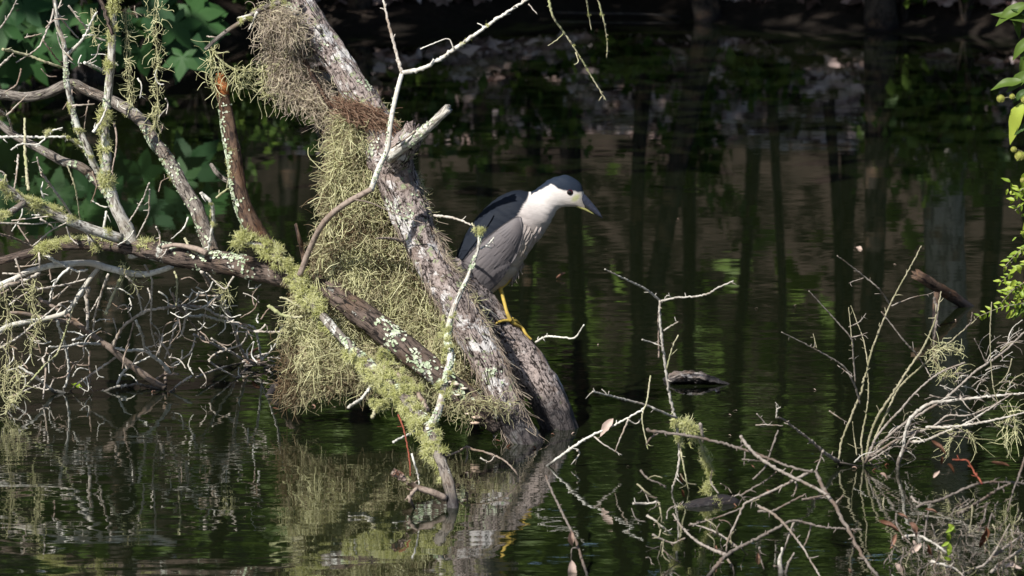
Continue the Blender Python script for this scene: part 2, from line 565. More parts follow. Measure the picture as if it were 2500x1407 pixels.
def leaf_quads(mb, pos, size, nrm=None, tint=None, aspect=0.55, fold=0.12):
    """leaf-shaped rhombs (two triangles folded on the midrib) at pos"""
    S = len(pos)
    d = rng.normal(size=(S, 3))
    if nrm is None:
        nrm = rng.normal(size=(S, 3))
        nrm[:, 2] = np.abs(nrm[:, 2]) + 0.3
    nrm = nrm / (np.linalg.norm(nrm, axis=1)[:, None] + 1e-9)
    d = d - nrm * np.sum(d * nrm, axis=1)[:, None]
    d /= np.linalg.norm(d, axis=1)[:, None] + 1e-9
    e = np.cross(nrm, d)
    s = np.broadcast_to(np.asarray(size, float), (S,))[:, None]
    V = np.stack([pos - d * s * 0.5, pos + e * s * aspect * 0.5 + nrm * s * fold, pos + d * s * 0.5, pos - e * s * aspect * 0.5 + nrm * s * fold], axis=1)
    b = np.arange(S)[:, None] * 4
    tr = np.concatenate([b + np.array([[0, 1, 2]]), b + np.array([[0, 2, 3]])])
    if tint is None:
        tint = rng.uniform(0, 1, S)
    mb.add(V.reshape(-1, 3), None, tr, None, np.repeat(tint, 4))


def clump_points(n, clumps, rx, ry, rz, cr, seed):
    r = np.random.default_rng(seed)
    c = r.normal(size=(clumps, 3))
    c /= np.linalg.norm(c, axis=1)[:, None]
    c *= (r.uniform(0.25, 1, clumps) ** 0.5)[:, None]
    c *= np.array([rx, ry, rz])
    k = r.integers(0, clumps, n)
    off = r.normal(size=(n, 3)) * cr * r.uniform(0.5, 1.3, clumps)[k][:, None]
    off[:, 2] *= 0.6
    t = np.clip(r.uniform(0, 1, clumps)[k] * 0.6 + r.uniform(0, 0.4, n), 0, 1)
    return c[k] + off, t, c


def crown_mesh(seed, n=1900, clumps=28, rx=3.2, ry=3.2, rz=3.4, cr=0.46, size=(0.14, 0.30)):
    mb = MB()
    p, t, c = clump_points(n, clumps, rx, ry, rz, cr, seed)
    leaf_quads(mb, p, rng.uniform(*size, n), None, t)
    return mb.mesh('crown', M['crown']), c


CROWNS = [crown_mesh(s) for s in (3, 5, 8)]

# far bank trees: reflected column px, row of the trunk's foot, lean (dx per metre of height), radius, crown height, label
def far_tree(px, d_in, lean, r, ch, cs, v, label, pale=False, curve=0.0, cy=0.0):
    x0 = (px - 1250) / FPX * 31.5
    y0 = shore(x0) + d_in
    x0 = (px - 1250) / FPX * y0 * 1.01
    z0 = ground_z(x0, y0) - 0.1
    root = empty('swamp_tree', (x0, y0, z0), label, 'tree', 'trees on the far bank')
    mb = MB()
    r, ch = r * .75, ch + 1.2
    h = ch + z0
    pts = []
    for k in range(9):
        f = k / 8
        pts.append((x0 + lean * min(f * (h - z0), 2.6 + .2 * f) + curve * math.sin(f * 5) + 0.05 * math.sin(f * 9 + px), y0 + 0.15 * math.sin(f * 4 + px), z0 + f * (h - z0), r * (1.35 - 0.75 * f + (0.5 if k == 0 else 0))))
    pts = catmull(pts, 0.12)
    tube(mb, pts[:, :3], pts[:, 3], 14, 0.12, ridge=0.05)
    tp = pts[-1, :3]
    mesh, c = CROWNS[v]
    for k in range(7):           # limbs reach into the crown's clumps
        tgt = tp + c[(k * 7 + v) % len(c)] * cs * 0.9 + np.array([0, cy, 0])
        st = pts[int(len(pts) * (0.55 + 0.06 * k)), :3]
        mid = (st + tgt) / 2 + np.array([0, 0, 0.3])
        lp = catmull([st, mid, tgt], 0.25)
        tube(mb, lp, np.linspace(r * 0.4, r * 0.1, len(lp)), 6, 0.1)
    mb.build('trunk', M['far_pale'] if pale else M['far_bark'], root)
    o = put('crown', mesh, root, tp + np.array([0, cy, 0]), None, (cs * 1.4, cs * 1.4, cs))
    o.rotation_euler = (0, 0, rng.uniform(0, 6.28))
    return root


far_tree(870, 0.5, 0.015, 0.085, 6.0, 1.0, 0, 'dark upright tree trunk on far bank just right of the pale leaning trunk', cy=-1.5)
far_tree(1175, 2.6, -0.02, 0.06, 6.6, 1.05, 1, 'thin dark tree on far bank between leaning trunk and top hanging twigs', cy=-1.2)
far_tree(1580, 0.6, -0.02, 0.055, 5.6, 0.95, 2, 'slim dark straight tree at water edge, reflected just right of the heron', cy=-1.6)
far_tree(1745, 0.3, -0.24, 0.075, 5.8, 1.0, 0, 'dark tree leaning left, its long reflection slanting through mid water', cy=-1.8)
far_tree(1890, 1.6, 0.01, 0.035, 5.5, 0.85, 1, 'very thin dark tree with a straight narrow reflection right of the leaning one', cy=-1.2)
far_tree(2005, 2.2, 0.07, 0.035, 6.6, 1.0, 2, 'thin dark tree on far bank left of the thick forked reflection', cy=-1.0)
far_tree(2160, 0.3, -0.10, 0.085, 6.0, 1.05, 1, 'thick dark tree whose curved reflection ends above the bare shrub', curve=0.06, cy=-1.8)
far_tree(2310, 0.9, 0.0, 0.16, 6.3, 1.0, 0, 'broad pale grey trunk reflected near the right edge', True, cy=-1.4)
far_tree(250, 0.4, 0.03, 0.10, 5.4, 1.3, 2, 'dark tree on near left bank behind the star shaped leaves', cy=-2.2)
far_tree(-150, 0.8, 0.05, 0.09, 5.6, 1.35, 1, 'dark tree at far left of the left bank behind star shaped leaves', cy=-2.0)
far_tree(560, 1.4, -0.02, 0.07, 6.2, 1.15, 0, 'dark tree at the corner of the left bank above open water', cy=-1.5)
far_tree(1400, 4.2, 0.01, 0.07, 7.2, 1.2, 1, 'dark tree set back on far bank above the heron', cy=-0.6)
far_tree(2500, 1.0, 0.02, 0.08, 5.8, 1.0, 2, 'dark tree on far bank at the right edge', cy=-1.4)
# a second row further up the bank
far_tree(1010, 5.2, 0.02, 0.07, 6.4, 0.7, 1, 'dark tree well up the far bank behind the broken stub', cy=-.8)
far_tree(1295, 6.0, -0.04, 0.055, 6.6, 0.7, 2, 'thin dark tree well up the far bank behind the slender forked branch', cy=-.8)
far_tree(1660, 5.4, 0.05, 0.06, 6.4, 0.7, 0, 'dark tree well up the far bank between straight slim and leaning trunks', cy=-.8)
far_tree(1830, 6.6, -0.03, 0.05, 6.8, 0.7, 1, 'thin dark tree well up the far bank right of the leaning trunk', cy=-.8)
far_tree(2070, 5.6, 0.03, 0.06, 6.4, 0.7, 2, 'dark tree well up the far bank left of the thick curved trunk', cy=-.8)
far_tree(2420, 6.2, -0.02, 0.07, 6.6, 0.7, 0, 'dark tree well up the far bank right of the pale broad trunk', cy=-.8)
far_tree(720, 5.6, 0.0, 0.07, 6.4, 0.7, 1, 'dark tree well up the bank behind the leaning trunk top', cy=-.8)
# shade trees just outside the picture, their crowns over the far water
for (x, y, ch, cs, v, lab) in ((-9.0, 27.0, 7.5, 1.25, 0, 'tall shade tree beyond the left edge of the far bank'),
                               (8.2, 31.0, 7.5, 1.2, 1, 'tall shade tree beyond the right edge of the far bank'),
                               (-6.2, 29.5, 8.0, 1.5, 2, 'tall tree behind the left bank, outside the view')):
    far_tree(1250 + x / y * FPX, y - shore(x), 0.02, 0.13, ch, cs, v, lab, cy=-2.0)


def forest():
    """the wood behind the bank, reads as one dark green mass"""
    mb = MB()
    n = 26000
    cl = 420
    c = np.stack([rng.uniform(-26, 26, cl), rng.uniform(40, 52, cl), np.zeros(cl)], axis=1)
    c[:, 2] = [ground_z(a, b) for a, b in c[:, :2]]
    c[:, 2] += rng.uniform(1.6, 13, cl)
    k = rng.integers(0, cl, n)
    p = c[k] + rng.normal(size=(n, 3)) * np.array([1.0, 0.8, 0.65])
    leaf_quads(mb, p, rng.uniform(0.22, 0.5, n), None, np.clip(rng.uniform(0, 1, cl)[k] * 0.7 + rng.uniform(0, 0.3, n), 0, 1))
    tag(mb.build('forest', M['crown']), 'dense shaded wood behind the far bank', 'forest', kind='stuff')
    mb = MB()
    n, cl = 20000, 300
    c = np.stack([rng.uniform(-40, 40, cl), rng.uniform(52, 60, cl), rng.uniform(3, 30, cl)], axis=1)
    k = rng.integers(0, cl, n)
    p = c[k] + rng.normal(size=(n, 3)) * np.array([2.2, 1.2, 1.4])
    leaf_quads(mb, p, rng.uniform(0.6, 1.2, n), None, rng.uniform(0, 0.6, n))
    tag(mb.build('far_forest', M['crown']), 'tall far woods rising above the bank', 'forest', kind='stuff')


forest()


def litter():
    mb = MB()
    n = 52000
    x = rng.uniform(-8, 8, n)
    d = rng.uniform(0, 1, n) ** 1.25 * 13.0 + 0.45
    y = np.array([shore(a) for a in x]) + d
    z = np.array([ground_z(a, b) for a, b in zip(x, y)]) + rng.uniform(0.01, 0.06, n)
    nr = np.stack([rng.normal(0, 0.5, n), rng.normal(-0.3, 0.5, n), np.ones(n)], axis=1)
    # drifts: paler and darker patches of leaves
    pt = np.array([mnoise.noise(Vector((a * 1.6, b * 1.6, 9))) for a, b in zip(x, y)])
    keep = (x > -1.3 + rng.uniform(-.5, .5, n)) & (pt + rng.uniform(-0.3, 0.3, n) > -0.2)
    t = np.clip(0.5 + pt * 0.7 + rng.uniform(-0.35, 0.45, n), 0, 1)
    leaf_quads(mb, np.stack([x, y, z], axis=1)[keep], rng.uniform(0.07, 0.20, n)[keep], nr[keep], t[keep], 0.6, 0.15)
    tag(mb.build('leaf_litter', M['litter']), 'pinkish brown dead leaves carpeting the far bank in dappled sun', 'leaf litter', kind='stuff')


litter()


def bank_shrub(px, d_in, h, w, n, label, size=(0.08, 0.16), zc=0.5):
    x0 = (px - 1250) / FPX * 31
    y0 = shore(x0) + d_in
    x0 = (px - 1250) / FPX * y0
    z0 = ground_z(x0, y0)
    root = empty('bank_shrub', (x0, y0, z0), label, 'shrub', 'green shrubs along the far bank')
    mb = MB()
    tips = []
    for k in range(9):
        a = rng.uniform(0, 6.28)
        q = catmull([(x0, y0, z0 - 0.05), (x0 + 0.3 * w * math.cos(a), y0 + 0.3 * w * math.sin(a), z0 + h * 0.5),
                     (x0 + 0.8 * w * math.cos(a), y0 + 0.6 * w * math.sin(a), z0 + h * rng.uniform(0.5, 1))], 0.06)
        tube(mb, q, np.linspace(0.014, 0.004, len(q)), 5)
        tips += list(q[len(q) // 3:])
    mb.build('stem', M['far_bark'], root)
    tips = np.array(tips)
    p = tips[rng.integers(0, len(tips), n)] + rng.normal(size=(n, 3)) * 0.09
    mb = MB()
    leaf_quads(mb, p, rng.uniform(*size, n))
    o = mb.build('foliage', M['shrub'], root)
    return root


bank_shrub(2210, 0.25, 1.0, 0.35, 420, 'tall green shrub on far bank beside the thick curved trunk')
bank_shrub(2360, 0.3, 1.3, 0.7, 520, 'broad green shrub at the bank foot near the right edge')
bank_shrub(1480, 0.5, 0.35, 0.55, 260, 'low green plant on far bank above the hanging twigs')
bank_shrub(1830, 0.8, 0.4, 0.4, 220, 'low green plant on far bank between two thin trunks')
bank_shrub(1290, 1.2, 0.7, 0.5, 300, 'green shrub on far bank right of the slender forked branch')
bank_shrub(1040, 0.9, 0.9, 0.6, 360, 'green shrub on far bank behind the broken stub')
bank_shrub(650, 0.4, 0.9, 0.5, 300, 'dark shrub at the left bank corner behind the orange broken limb')
bank_shrub(60, 0.2, 1.0, 0.8, 420, 'green shrub low on the left bank under the star leaves')
bank_shrub(330, 0.7, 1.1, 0.9, 520, 'dark leafy shrub on the left bank behind the hanging moss pendants')
bank_shrub(480, 1.6, 1.4, 0.9, 520, 'leafy shrub further up the left bank behind the star leaves')
bank_shrub(1690, 2.2, 1.3, 0.6, 380, 'yellowish green shrub set back between the two leaning trunks')

# a pale fallen pole along the far waterline
mb = MB()
q = catmull([W(1290, 40) + (0, 0, .03), W(1420, 43) + (0, 0, .03), W(1560, 45) + (0, 0, .03), W(1660, 48) + (0, 0, .02)], 0.05)
tube(mb, q, np.linspace(0.009, 0.005, len(q)), 8, 0.15)
tag(mb.build('fallen_pole', M['far_pale']), 'thin pale fallen pole lying along the far waterline', 'log')

# ------------------------------------------------------------------ limbs traced with their depths


def conv(x0, y0, s):
    return lambda pts: [(x0 + p[0] / s, y0 + p[1] / s) + tuple(p[2:]) for p in pts]


cA = conv(0, 350, 2.1)
cB = conv(0, 0, 2.814)
cC = conv(0, 600, 3.5175)
cD = conv(350, 600, 3.5175)
cE = conv(1950, 1050, 3.942)
cF = conv(880, 780, 2.871)
cG = conv(1500, 950, 3.078)
cH = conv(1850, 580, 1.7015)
cJ = conv(1300, 580, 1.7015)
cI = lambda pts: list(pts)


def spur_tubes(mb, p, t, r, n, ln, rr):
    for _ in range(n):
        i = int(rng.integers(1, len(p) - 1))
        d = rng.normal(size=3)
        d -= t[i] * d.dot(t[i])
        d /= np.linalg.norm(d) + 1e-9
        d = d * 0.8 + t[i] * rng.uniform(-0.2, 0.9)
        L = rng.uniform(*ln)
        q1 = p[i] + d * L * 0.5
        q2 = q1 + (d + rng.normal(size=3) * 0.35) * L * 0.5
        q = np.array([p[i], q1, q2])
        tube(mb, q, np.array([rr, rr * 0.8, rr * 0.5]), 4)


def limb(parent, name, pts, Y, r, m, k=7, wob=0.012, spurs=0, sl=(0.01, 0.03), rough=0.1, jag=(0, 0), ridge=0.0, step=None, to_water=False):
    """pts in photo pixels; Y depth (start, end) or a list per point; r radius in pixels (start, end) or list."""
    n = len(pts)
    xy = np.array([p[:2] for p in pts], float)
    L = np.concatenate([[0], np.cumsum(np.linalg.norm(np.diff(xy, axis=0), axis=1))])
    f = L / L[-1]
    if np.isscalar(Y):
        Y = (Y, Y)
    Ys = np.interp(f, np.linspace(0, 1, len(Y)), Y) if len(Y) != n else np.array(Y, float)
    if wob:
        Ys = Ys + wob * np.sin(f * rng.uniform(3, 9) + rng.uniform(0, 6)) + rng.normal(0, wob * 0.35, n)
    if np.isscalar(r):
        r = (r, r)
    rs = np.interp(f, np.linspace(0, 1, len(r)), r) if len(r) != n else np.array(r, float)
    w = np.array([np.append(P(x, y, yy), ra * mpp(yy)) for (x, y), yy, ra in zip(xy, Ys, rs)])
    rmin = w[:, 3].mean()
    q = catmull(w, step or max(0.006, min(0.03, rmin * 1.2)))
    small = rmin < 0.0085
    if small and abs(float(rs[0]) - float(rs[-1])) < .3 * float(rs.max()):
        q[:, 3] *= np.linspace(1.2, .7, len(q))
    if small:       # twigs are never ruler-straight
        dj = rng.normal(size=(len(q), 3)) * rmin * 0.22
        dj[0] = dj[-1] = 0
        q[:, :3] += dj
        q[:, 3] *= 1 + rng.normal(0, 0.10, len(q)) + 0.25 * (rng.uniform(0, 1, len(q)) > 0.93)
    mb = MB()
    p, t, rr = tube(mb, q[:, :3], q[:, 3], k if not small else min(k, 6), 0 if small else rough, jag0=jag[0], jag1=jag[1], ridge=0 if small else ridge)
    if spurs:
        spur_tubes(mb, p, t, rr, spurs, sl, max(0.0011, min(rmin * 0.55, 0.003)))
    o = mb.build(name, m, parent)
    return (p, t, rr, o)


# lichen tufts: a few shared meshes of curved spiky threads
def tuft_mesh(seed, n=80, flat=0.5):
    mb = MB()
    r0 = np.random.default_rng(seed)
    d = r0.normal(size=(n, 3))
    d[:, 2] = np.abs(d[:, 2]) * flat + 0.25
    base = np.zeros((n, 3))
    base[:, :2] = r0.normal(size=(n, 2)) * 0.30
    pts = walk(base, d, 4, r0.uniform(0.16, 0.36, n), 0.35, (0, 0, -1), 0.10)
    rad = np.linspace(0.050, 0.012, 4)[None, :] * r0.uniform(0.7, 1.3, n)[:, None]
    strand_mesh(mb, pts, rad, r0.uniform(0.1, 1, n))
    return mb.mesh('lichen_tuft', M['usnea'])


TUFTS = [tuft_mesh(s) for s in (1, 2, 3, 4)]


def tufts(parent, path, n, smin, smax, lo=0.0, hi=1.0, up=0.6, side=(-0.3, -0.6, 0.6)):
    p, t, r, _ = path
    cen = rng.uniform(lo, hi, max(3, n // 7))
    for _ in range(n):
        fpos = rng.uniform(lo, hi) if rng.uniform() < .25 else np.clip(cen[int(rng.integers(0, len(cen)))] + rng.normal(0, .012), lo, hi)
        i = int(np.clip(fpos * (len(p) - 1), 0, len(p) - 1))
        d = rng.normal(size=3) + np.array(side) * up * 1.6
        d -= t[i] * d.dot(t[i])
        d /= np.linalg.norm(d) + 1e-9
        qd = Vector(d).to_track_quat('Z', 'Y') @ Vector((0, 0, 1)).rotation_difference(Vector((0, 0, 1)))
        s = smin + (smax - smin) * rng.uniform() ** 1.6
        put('lichen_tuft', TUFTS[int(rng.integers(0, 4))], parent, p[i] + d * r[i] * 0.75, qd, (s * rng.uniform(.7, 1.3), s * rng.uniform(.7, 1.3), s * rng.uniform(.7, 1.25)))


def crust(parent, path, n, smin, smax, lo=0.0, hi=1.0, side=(-0.6, -0.5, 0.3), bias=1.0, clusters=9, m=None):
    """leafy lichen flakes on the bark, one mesh per limb"""
    p, t, r, _ = path
    mb = MB()
    cen = rng.uniform(lo, hi, clusters)
    cd = rng.normal(size=(clusters, 3)) * 0.8 + np.array(side) * bias * 1.2
    cw = rng.uniform(0.3, 1.6, clusters)
    n = int(n * 1.7)
    for _ in range(n):
        kc = int(rng.choice(clusters, p=cw / cw.sum()))
        Ltot = max(0.05, float(np.linalg.norm(np.diff(p, axis=0), axis=1).sum()))
        f = np.clip(cen[kc] + rng.normal(0, 0.016 * cw[kc] / Ltot), lo, hi)
        i = int(f * (len(p) - 1))
        d = cd[kc] / np.linalg.norm(cd[kc]) + rng.normal(size=3) * 0.30
        d -= t[i] * d.dot(t[i])
        d /= np.linalg.norm(d) + 1e-9
        e1 = np.cross(d, t[i])
        s = rng.uniform(smin, smax)
        c = p[i] + d * r[i] * 1.0
        k = 7
        an = np.arange(k) * 2 * math.pi / k + rng.uniform(0, 6)
        rr = s * rng.uniform(0.5, 1.2, k)
        ring = c + d * rng.uniform(0.0005, 0.003) + (np.cos(an) * rr)[:, None] * e1 + (np.sin(an) * rr * rng.uniform(.7, 1.6))[:, None] * t[i] + d * rng.uniform(-.1, 0.3, k)[:, None] * s
        V = np.vstack([c + d * 0.001, ring, c - d * 0.003])
        tr = [[0, 1 + a, 1 + (a + 1) % k] for a in range(k)] + [[k + 1, 1 + (a + 1) % k, 1 + a] for a in range(k)]
        mb.add(V, None, tr, None, np.clip(.5 + rng.normal(0, .3), 0, 1))
    o = mb.build('lichen_crust', m or M['crust'], parent, smooth=False)
    o['kind'] = 'stuff'
    return o


# ---- leaning tree trunk with its fork and broken stub
base = W(1275, 1078)
trunk_root = empty('leaning_tree', base, 'thick leaning grey tree trunk forking into the water beneath the heron', 'tree trunk')
YT0 = base[1]
tr_pts = [(1325, 1165), (1292, 1095), (1262, 1050), (1230, 975), (1197, 896), (1161, 826), (1113, 740), (1060, 650), (1017, 560), (975, 450), (952, 385), (926, 325), (896, 265), (843, 178), (783, 90), (722, 0), (655, -95), (588, -205)]
tr_r = [42, 41, 40, 38, 39, 40, 44, 42, 43, 50, 54, 44, 38, 33.5, 35, 37, 42, 46]
tr_Y = np.interp(np.arange(18), [0, 2, 6, 10, 13, 17], [YT0 - 0.02, YT0 + 0.01, YT0 + 0.10, YT0 + 0.26, YT0 + 0.38, YT0 + 0.55])
TRUNK = limb(trunk_root, 'trunk', tr_pts, list(tr_Y), tr_r, M['trunk'], k=72, wob=0, rough=0.15, ridge=0.12, step=0.007)
pr_base = W(1368, 1042)
pr_pts = [(1095, 655), (1140, 708), (1205, 788), (1262, 852), (1310, 922), (1346, 990), (1370, 1050), (1388, 1120)]
PRONG = limb(trunk_root, 'fork', pr_pts, [YT0 + 0.18, YT0 + .25, YT0 + .29, YT0 + .30, pr_base[1], pr_base[1], pr_base[1] - .01, pr_base[1] - .02],
             [34, 40, 43, 43, 44, 45, 44, 44], M['prong'], k=64, wob=0, rough=0.10, ridge=0.10, step=0.007)
STUB = limb(trunk_root, 'broken_stub', [(955, 405), (975, 375), (996, 345), (1008, 322)], [YT0 + .22, YT0 + .17, YT0 + .13, YT0 + .10], [42, 38, 31, 22], M['trunk'], k=28, wob=0, rough=0.3, ridge=0.3, jag=(0, 0.03), step=0.008)
LIMB0 = limb(trunk_root, 'limb', [(950, 385), (975, 362), (1005, 342), (1035, 320), (1058, 300), (1078, 280), (1093, 267)], [YT0 + .10, YT0 + .06, YT0 + .03, YT0 + .0, YT0 - .02, YT0 - .04, YT0 - .05],
             [16, 15, 14, 13, 10, 11, 12], M['limb_pale'], k=14, wob=0, rough=0.2, jag=(0, 0.012))
crust(trunk_root, TRUNK, 150, 0.002, 0.006, 0.08, 0.95, bias=0.9, clusters=16)
crust(trunk_root, LIMB0, 30, 0.003, 0.007, 0.3, 0.9, clusters=5)
tufts(trunk_root, TRUNK, 26, 0.010, 0.022, 0.62, 0.92, 0.9, (-0.9, -0.4, -0.1))
limb(trunk_root, 'twig', [(1308, 836), (1328, 824), (1345, 822), (1372, 824), (1402, 826), (1415, 810), (1426, 793)], (YT0 + .24, YT0 + .1), (3.0, 1.8), M['twig_white'], spurs=3)
limb(trunk_root, 'twig', [(1060, 526), (1085, 529), (1115, 535), (1150, 549)], (YT0 + .05, YT0 - .1), (3.4, 2.2), M['twig'], spurs=1)
cT = conv(450, 0, 2.814)
Ytop = YT0 + .36
B1 = limb(trunk_root, 'limb', cT([(760, -40), (690, 2), (560, 50), (480, 92), (410, 140), (300, 210), (210, 280), (145, 342)]), (Ytop, Ytop - .1), (7, 6, 4.5), M['limb_grey'], k=9, wob=.01, spurs=5)
limb(trunk_root, 'twig', cT([(470, 100), (420, 112), (368, 124)]), Ytop - .05, 3, M['twig_white'])
limb(trunk_root, 'twig', cT([(502, 82), (470, 150), (445, 202)]), Ytop - .06, (3.4, 2.4), M['twig_white'])
limb(trunk_root, 'twig', cT([(155, 250), (200, 255), (235, 262)]), Ytop - .08, 1.8, M['twig'])
limb(trunk_root, 'limb', cT([(690, 130), (740, 250), (820, 400), (900, 560), (1000, 720), (1090, 800)]), (Ytop + .1, Ytop - .02), (5, 7), M['limb_brown'], k=8)
tufts(trunk_root, B1, 14, 0.008, 0.02, 0.1, .6)
tufts(trunk_root, TRUNK, 22, 0.010, 0.024, 0.80, 0.93, 0.9, (-.9, -.6, .3))
limb(trunk_root, 'twig', [(1170, 745), (1200, 762), (1222, 782)], (YT0 + .12, YT0 + .16), (2.2, 1.6), M['twig_white'])
limb(trunk_root, 'twig', [(985, 590), (955, 583), (920, 582)], (YT0 + .10, YT0 - .02), (4, 3), M['twig_brown'])
# ---- fallen branch with upright limbs
fb_root = empty('fallen_branch', P(1150, 985, YT0 - .06), 'long dark fallen branch crossing to the left with lichen covered upright limbs', 'branch')
fb_Y = [YT0 + .01, YT0 + .02, YT0 + .09, YT0 + .18, YT0 + .27, YT0 + .33, YT0 + .38, YT0 + .45, YT0 + .52, YT0 + .57, YT0 + .62, YT0 + .66, YT0 + .70, YT0 + .73, YT0 + .78]
FB = limb(fb_root, 'main_limb', [(1222, 1040), (1065, 912), (980, 842), (880, 765), (795, 708), (738, 688), (670, 668), (560, 645), (460, 630), (390, 615), (320, 604), (240, 596), (150, 600), (60, 622), (-40, 648)],
          fb_Y, [26, 29, 31, 31, 30, 30, 29, 28, 26, 25, 20, 15, 13, 11, 9], M['limb_dark'], k=36, wob=0, rough=0.14, ridge=0.09, step=0.010)


def mesh_bvh(o):
    off = world_loc(o)
    return BVHTree.FromPolygons([v.co + off for v in o.data.vertices], [list(f.vertices) for f in o.data.polygons])


_bt = [mesh_bvh(TRUNK[3]), mesh_bvh(FB[3])]


def fungus_spot(x, y):
    o = Vector(P(x, y, 15.0))
    d = (Vector(P(x, y, 17.0)) - o).normalized()
    hits = [h for h in (b.ray_cast(o, d) for b in _bt) if h[0] is not None]
    if not hits:
        return P(x, y, YT0 - .05)
    return np.array(min(hits, key=lambda h: h[3])[0])


for (x, y, w) in ((1110, 935, 13), (1132, 946, 10), (1118, 962, 8), (1142, 1008, 8), (1165, 1016, 14), (1160, 1030, 12), (1096, 930, 9)):
    mb = MB()
    c = fungus_spot(x, y)
    s = w * mpp(15.8)
    an = np.linspace(0, 2 * math.pi, 12, endpoint=False)
    top = np.stack([c[0] + s * np.cos(an), c[1] - 0.01 + s * 0.6 * np.sin(an), np.full(12, c[2])], axis=1)
    bot = np.stack([c[0] + s * 0.8 * np.cos(an), c[1] - 0.01 + s * 0.45 * np.sin(an), np.full(12, c[2] - s * 0.35)], axis=1)
    V = np.vstack([top, bot, c + (0, -0.01, s * 0.2), c + (0, -0.01, -s * 0.4)])
    tr = [[24, a, (a + 1) % 12] for a in range(12)] + [[25, 12 + (a + 1) % 12, 12 + a] for a in range(12)]
    q = [[a, 12 + a, 12 + (a + 1) % 12, (a + 1) % 12] for a in range(12)]
    mb.add(V, q, tr, None, rng.uniform(0, 1))
    mb.build('bracket_fungus', M['fungus'], fb_root)


def up(px):
    return float(np.interp(px, [-40, 320, 560, 738, 980, 1150], [YT0 + .78, YT0 + .62, YT0 + .45, YT0 + .33, YT0 + .09, YT0 - .06]))


L1 = limb(fb_root, 'limb', cB([(-40, 650), (60, 655), (180, 668), (330, 640), (480, 575), (600, 625), (780, 700), (900, 770), (1000, 860), (1060, 970), (1130, 1060), (1200, 1180), (1260, 1290), (1330, 1400)]) + cA([(1010, 340), (1050, 450), (1085, 545), (1100, 575)]),
          [YT0 + .95] * 6 + list(np.linspace(YT0 + .9, up(520), 12)), [12, 12, 12, 13, 13, 12, 14, 15, 15, 15, 16, 17, 17, 18, 18, 18, 17, 15], M['limb_grey'], k=20, wob=0.0, rough=0.12, ridge=0.08, step=0.008)
L2 = limb(fb_root, 'limb', cB([(370, -60), (378, 20), (385, 90), (400, 190), (435, 280), (450, 400), (460, 560), (490, 720), (530, 870), (590, 990), (640, 1120), (690, 1200)]) + [(263, 448)],
          (up(263) - .12, up(263) + .0), (5, 6, 6.5, 9, 9), M['limb_pale'], k=12, wob=0.01, spurs=8)
L3 = limb(fb_root, 'limb', cB([(805, -60), (780, 100), (770, 250), (765, 430), (750, 560), (735, 700), (720, 830), (725, 960), (735, 1100), (730, 1200), (770, 1330)]) + cA([(590, 320), (650, 440), (685, 540), (695, 575)]),
          (up(330) - .10, up(330) + .02), [9, 9, 9, 10, 10, 10, 10, 11, 12, 12, 13, 14, 17, 18, 19], M['limb_pale'], k=16, wob=0.01, rough=0.12)
L3b = limb(fb_root, 'limb', cB([(640, -60), (680, -10), (720, 80), (745, 170), (775, 240)]), up(330) - .1, (5, 6), M['limb_dark'], k=8)
L4 = limb(fb_root, 'limb', cB([(-40, 820), (80, 920), (200, 985), (320, 1050), (430, 1110), (540, 1140), (620, 1200), (700, 1280), (760, 1350)]) + cA([(585, 310), (625, 390)]),
          (up(330) + .15, up(330) + .03), (8, 10, 11, 12, 14), M['limb_grey'], k=14, wob=0.01, rough=0.1, ridge=.05)
L5 = limb(fb_root, 'limb', cA([(-40, 180), (60, 250), (130, 305), (250, 350), (350, 395), (450, 435), (540, 465), (620, 490)]), (up(330) - .3, up(330) - .04), (10, 11, 12, 12, 13), M['limb_pale'], k=14, wob=0.01)
L5b = limb(fb_root, 'limb', cA([(-40, 395), (60, 350), (125, 305)]), (up(330) - .35, up(330) - .26), (9, 8), M['limb_grey'], k=10)
L6 = limb(fb_root, 'limb', [(541, 215), (550, 260), (560, 320), (574, 400), (585, 470), (602, 525), (637, 582), (682, 645), (722, 692)], (up(720) + .12, up(720) + .01), [15, 16, 18, 19, 20, 21, 22, 23, 24], M['limb_brown'], k=24, wob=0.0, rough=0.14, ridge=.1, step=0.008)
mb = MB()
q = catmull([np.append(P(x, y, up(720) + .115), r * mpp(16.2)) for x, y, r in ((545, 235, 14.5), (542, 215, 15.5), (540, 198, 14), (538, 184, 10))], 0.006)
tube(mb, q[:, :3], q[:, 3] * 1.02, 16, 0.3, jag1=0.012, ridge=0.25)
mb.build('broken_end', M['heart'], fb_root)['label'] = 'splintered orange brown broken end'
limb(fb_root, 'stub', cA([(1085, 113), (1110, 150), (1140, 178), (1172, 196)]), up(560) + .02, (5, 7), M['limb_grey'], jag=(.006, 0))
L7 = limb(fb_root, 'twig', cA([(1030, 252), (1055, 278), (1080, 298), (1095, 365), (1085, 450), (1068, 555)]), (up(520) - .12, up(520) - .02), (4, 5), M['twig_white'], spurs=3)
limb(fb_root, 'stub', [(723, 552), (730, 580), (740, 618), (745, 650)], up(740) - .02, (4, 8), M['limb_brown'], jag=(.012, 0))

tw = []
DIM = {}


def T(parent, cv, pts, Y, r, m='twig', sp=2, **kw):
    if parent.get('category') in DIM:
        k_, mm_ = DIM[parent['category']]
        r = tuple(np.array(r) * k_) if not np.isscalar(r) else r * k_
        m = mm_.get(m, m)
    tw.append(limb(parent, 'twig', cv(pts), Y, r, M[m], k=6, spurs=sp, **kw))
    return tw[-1]


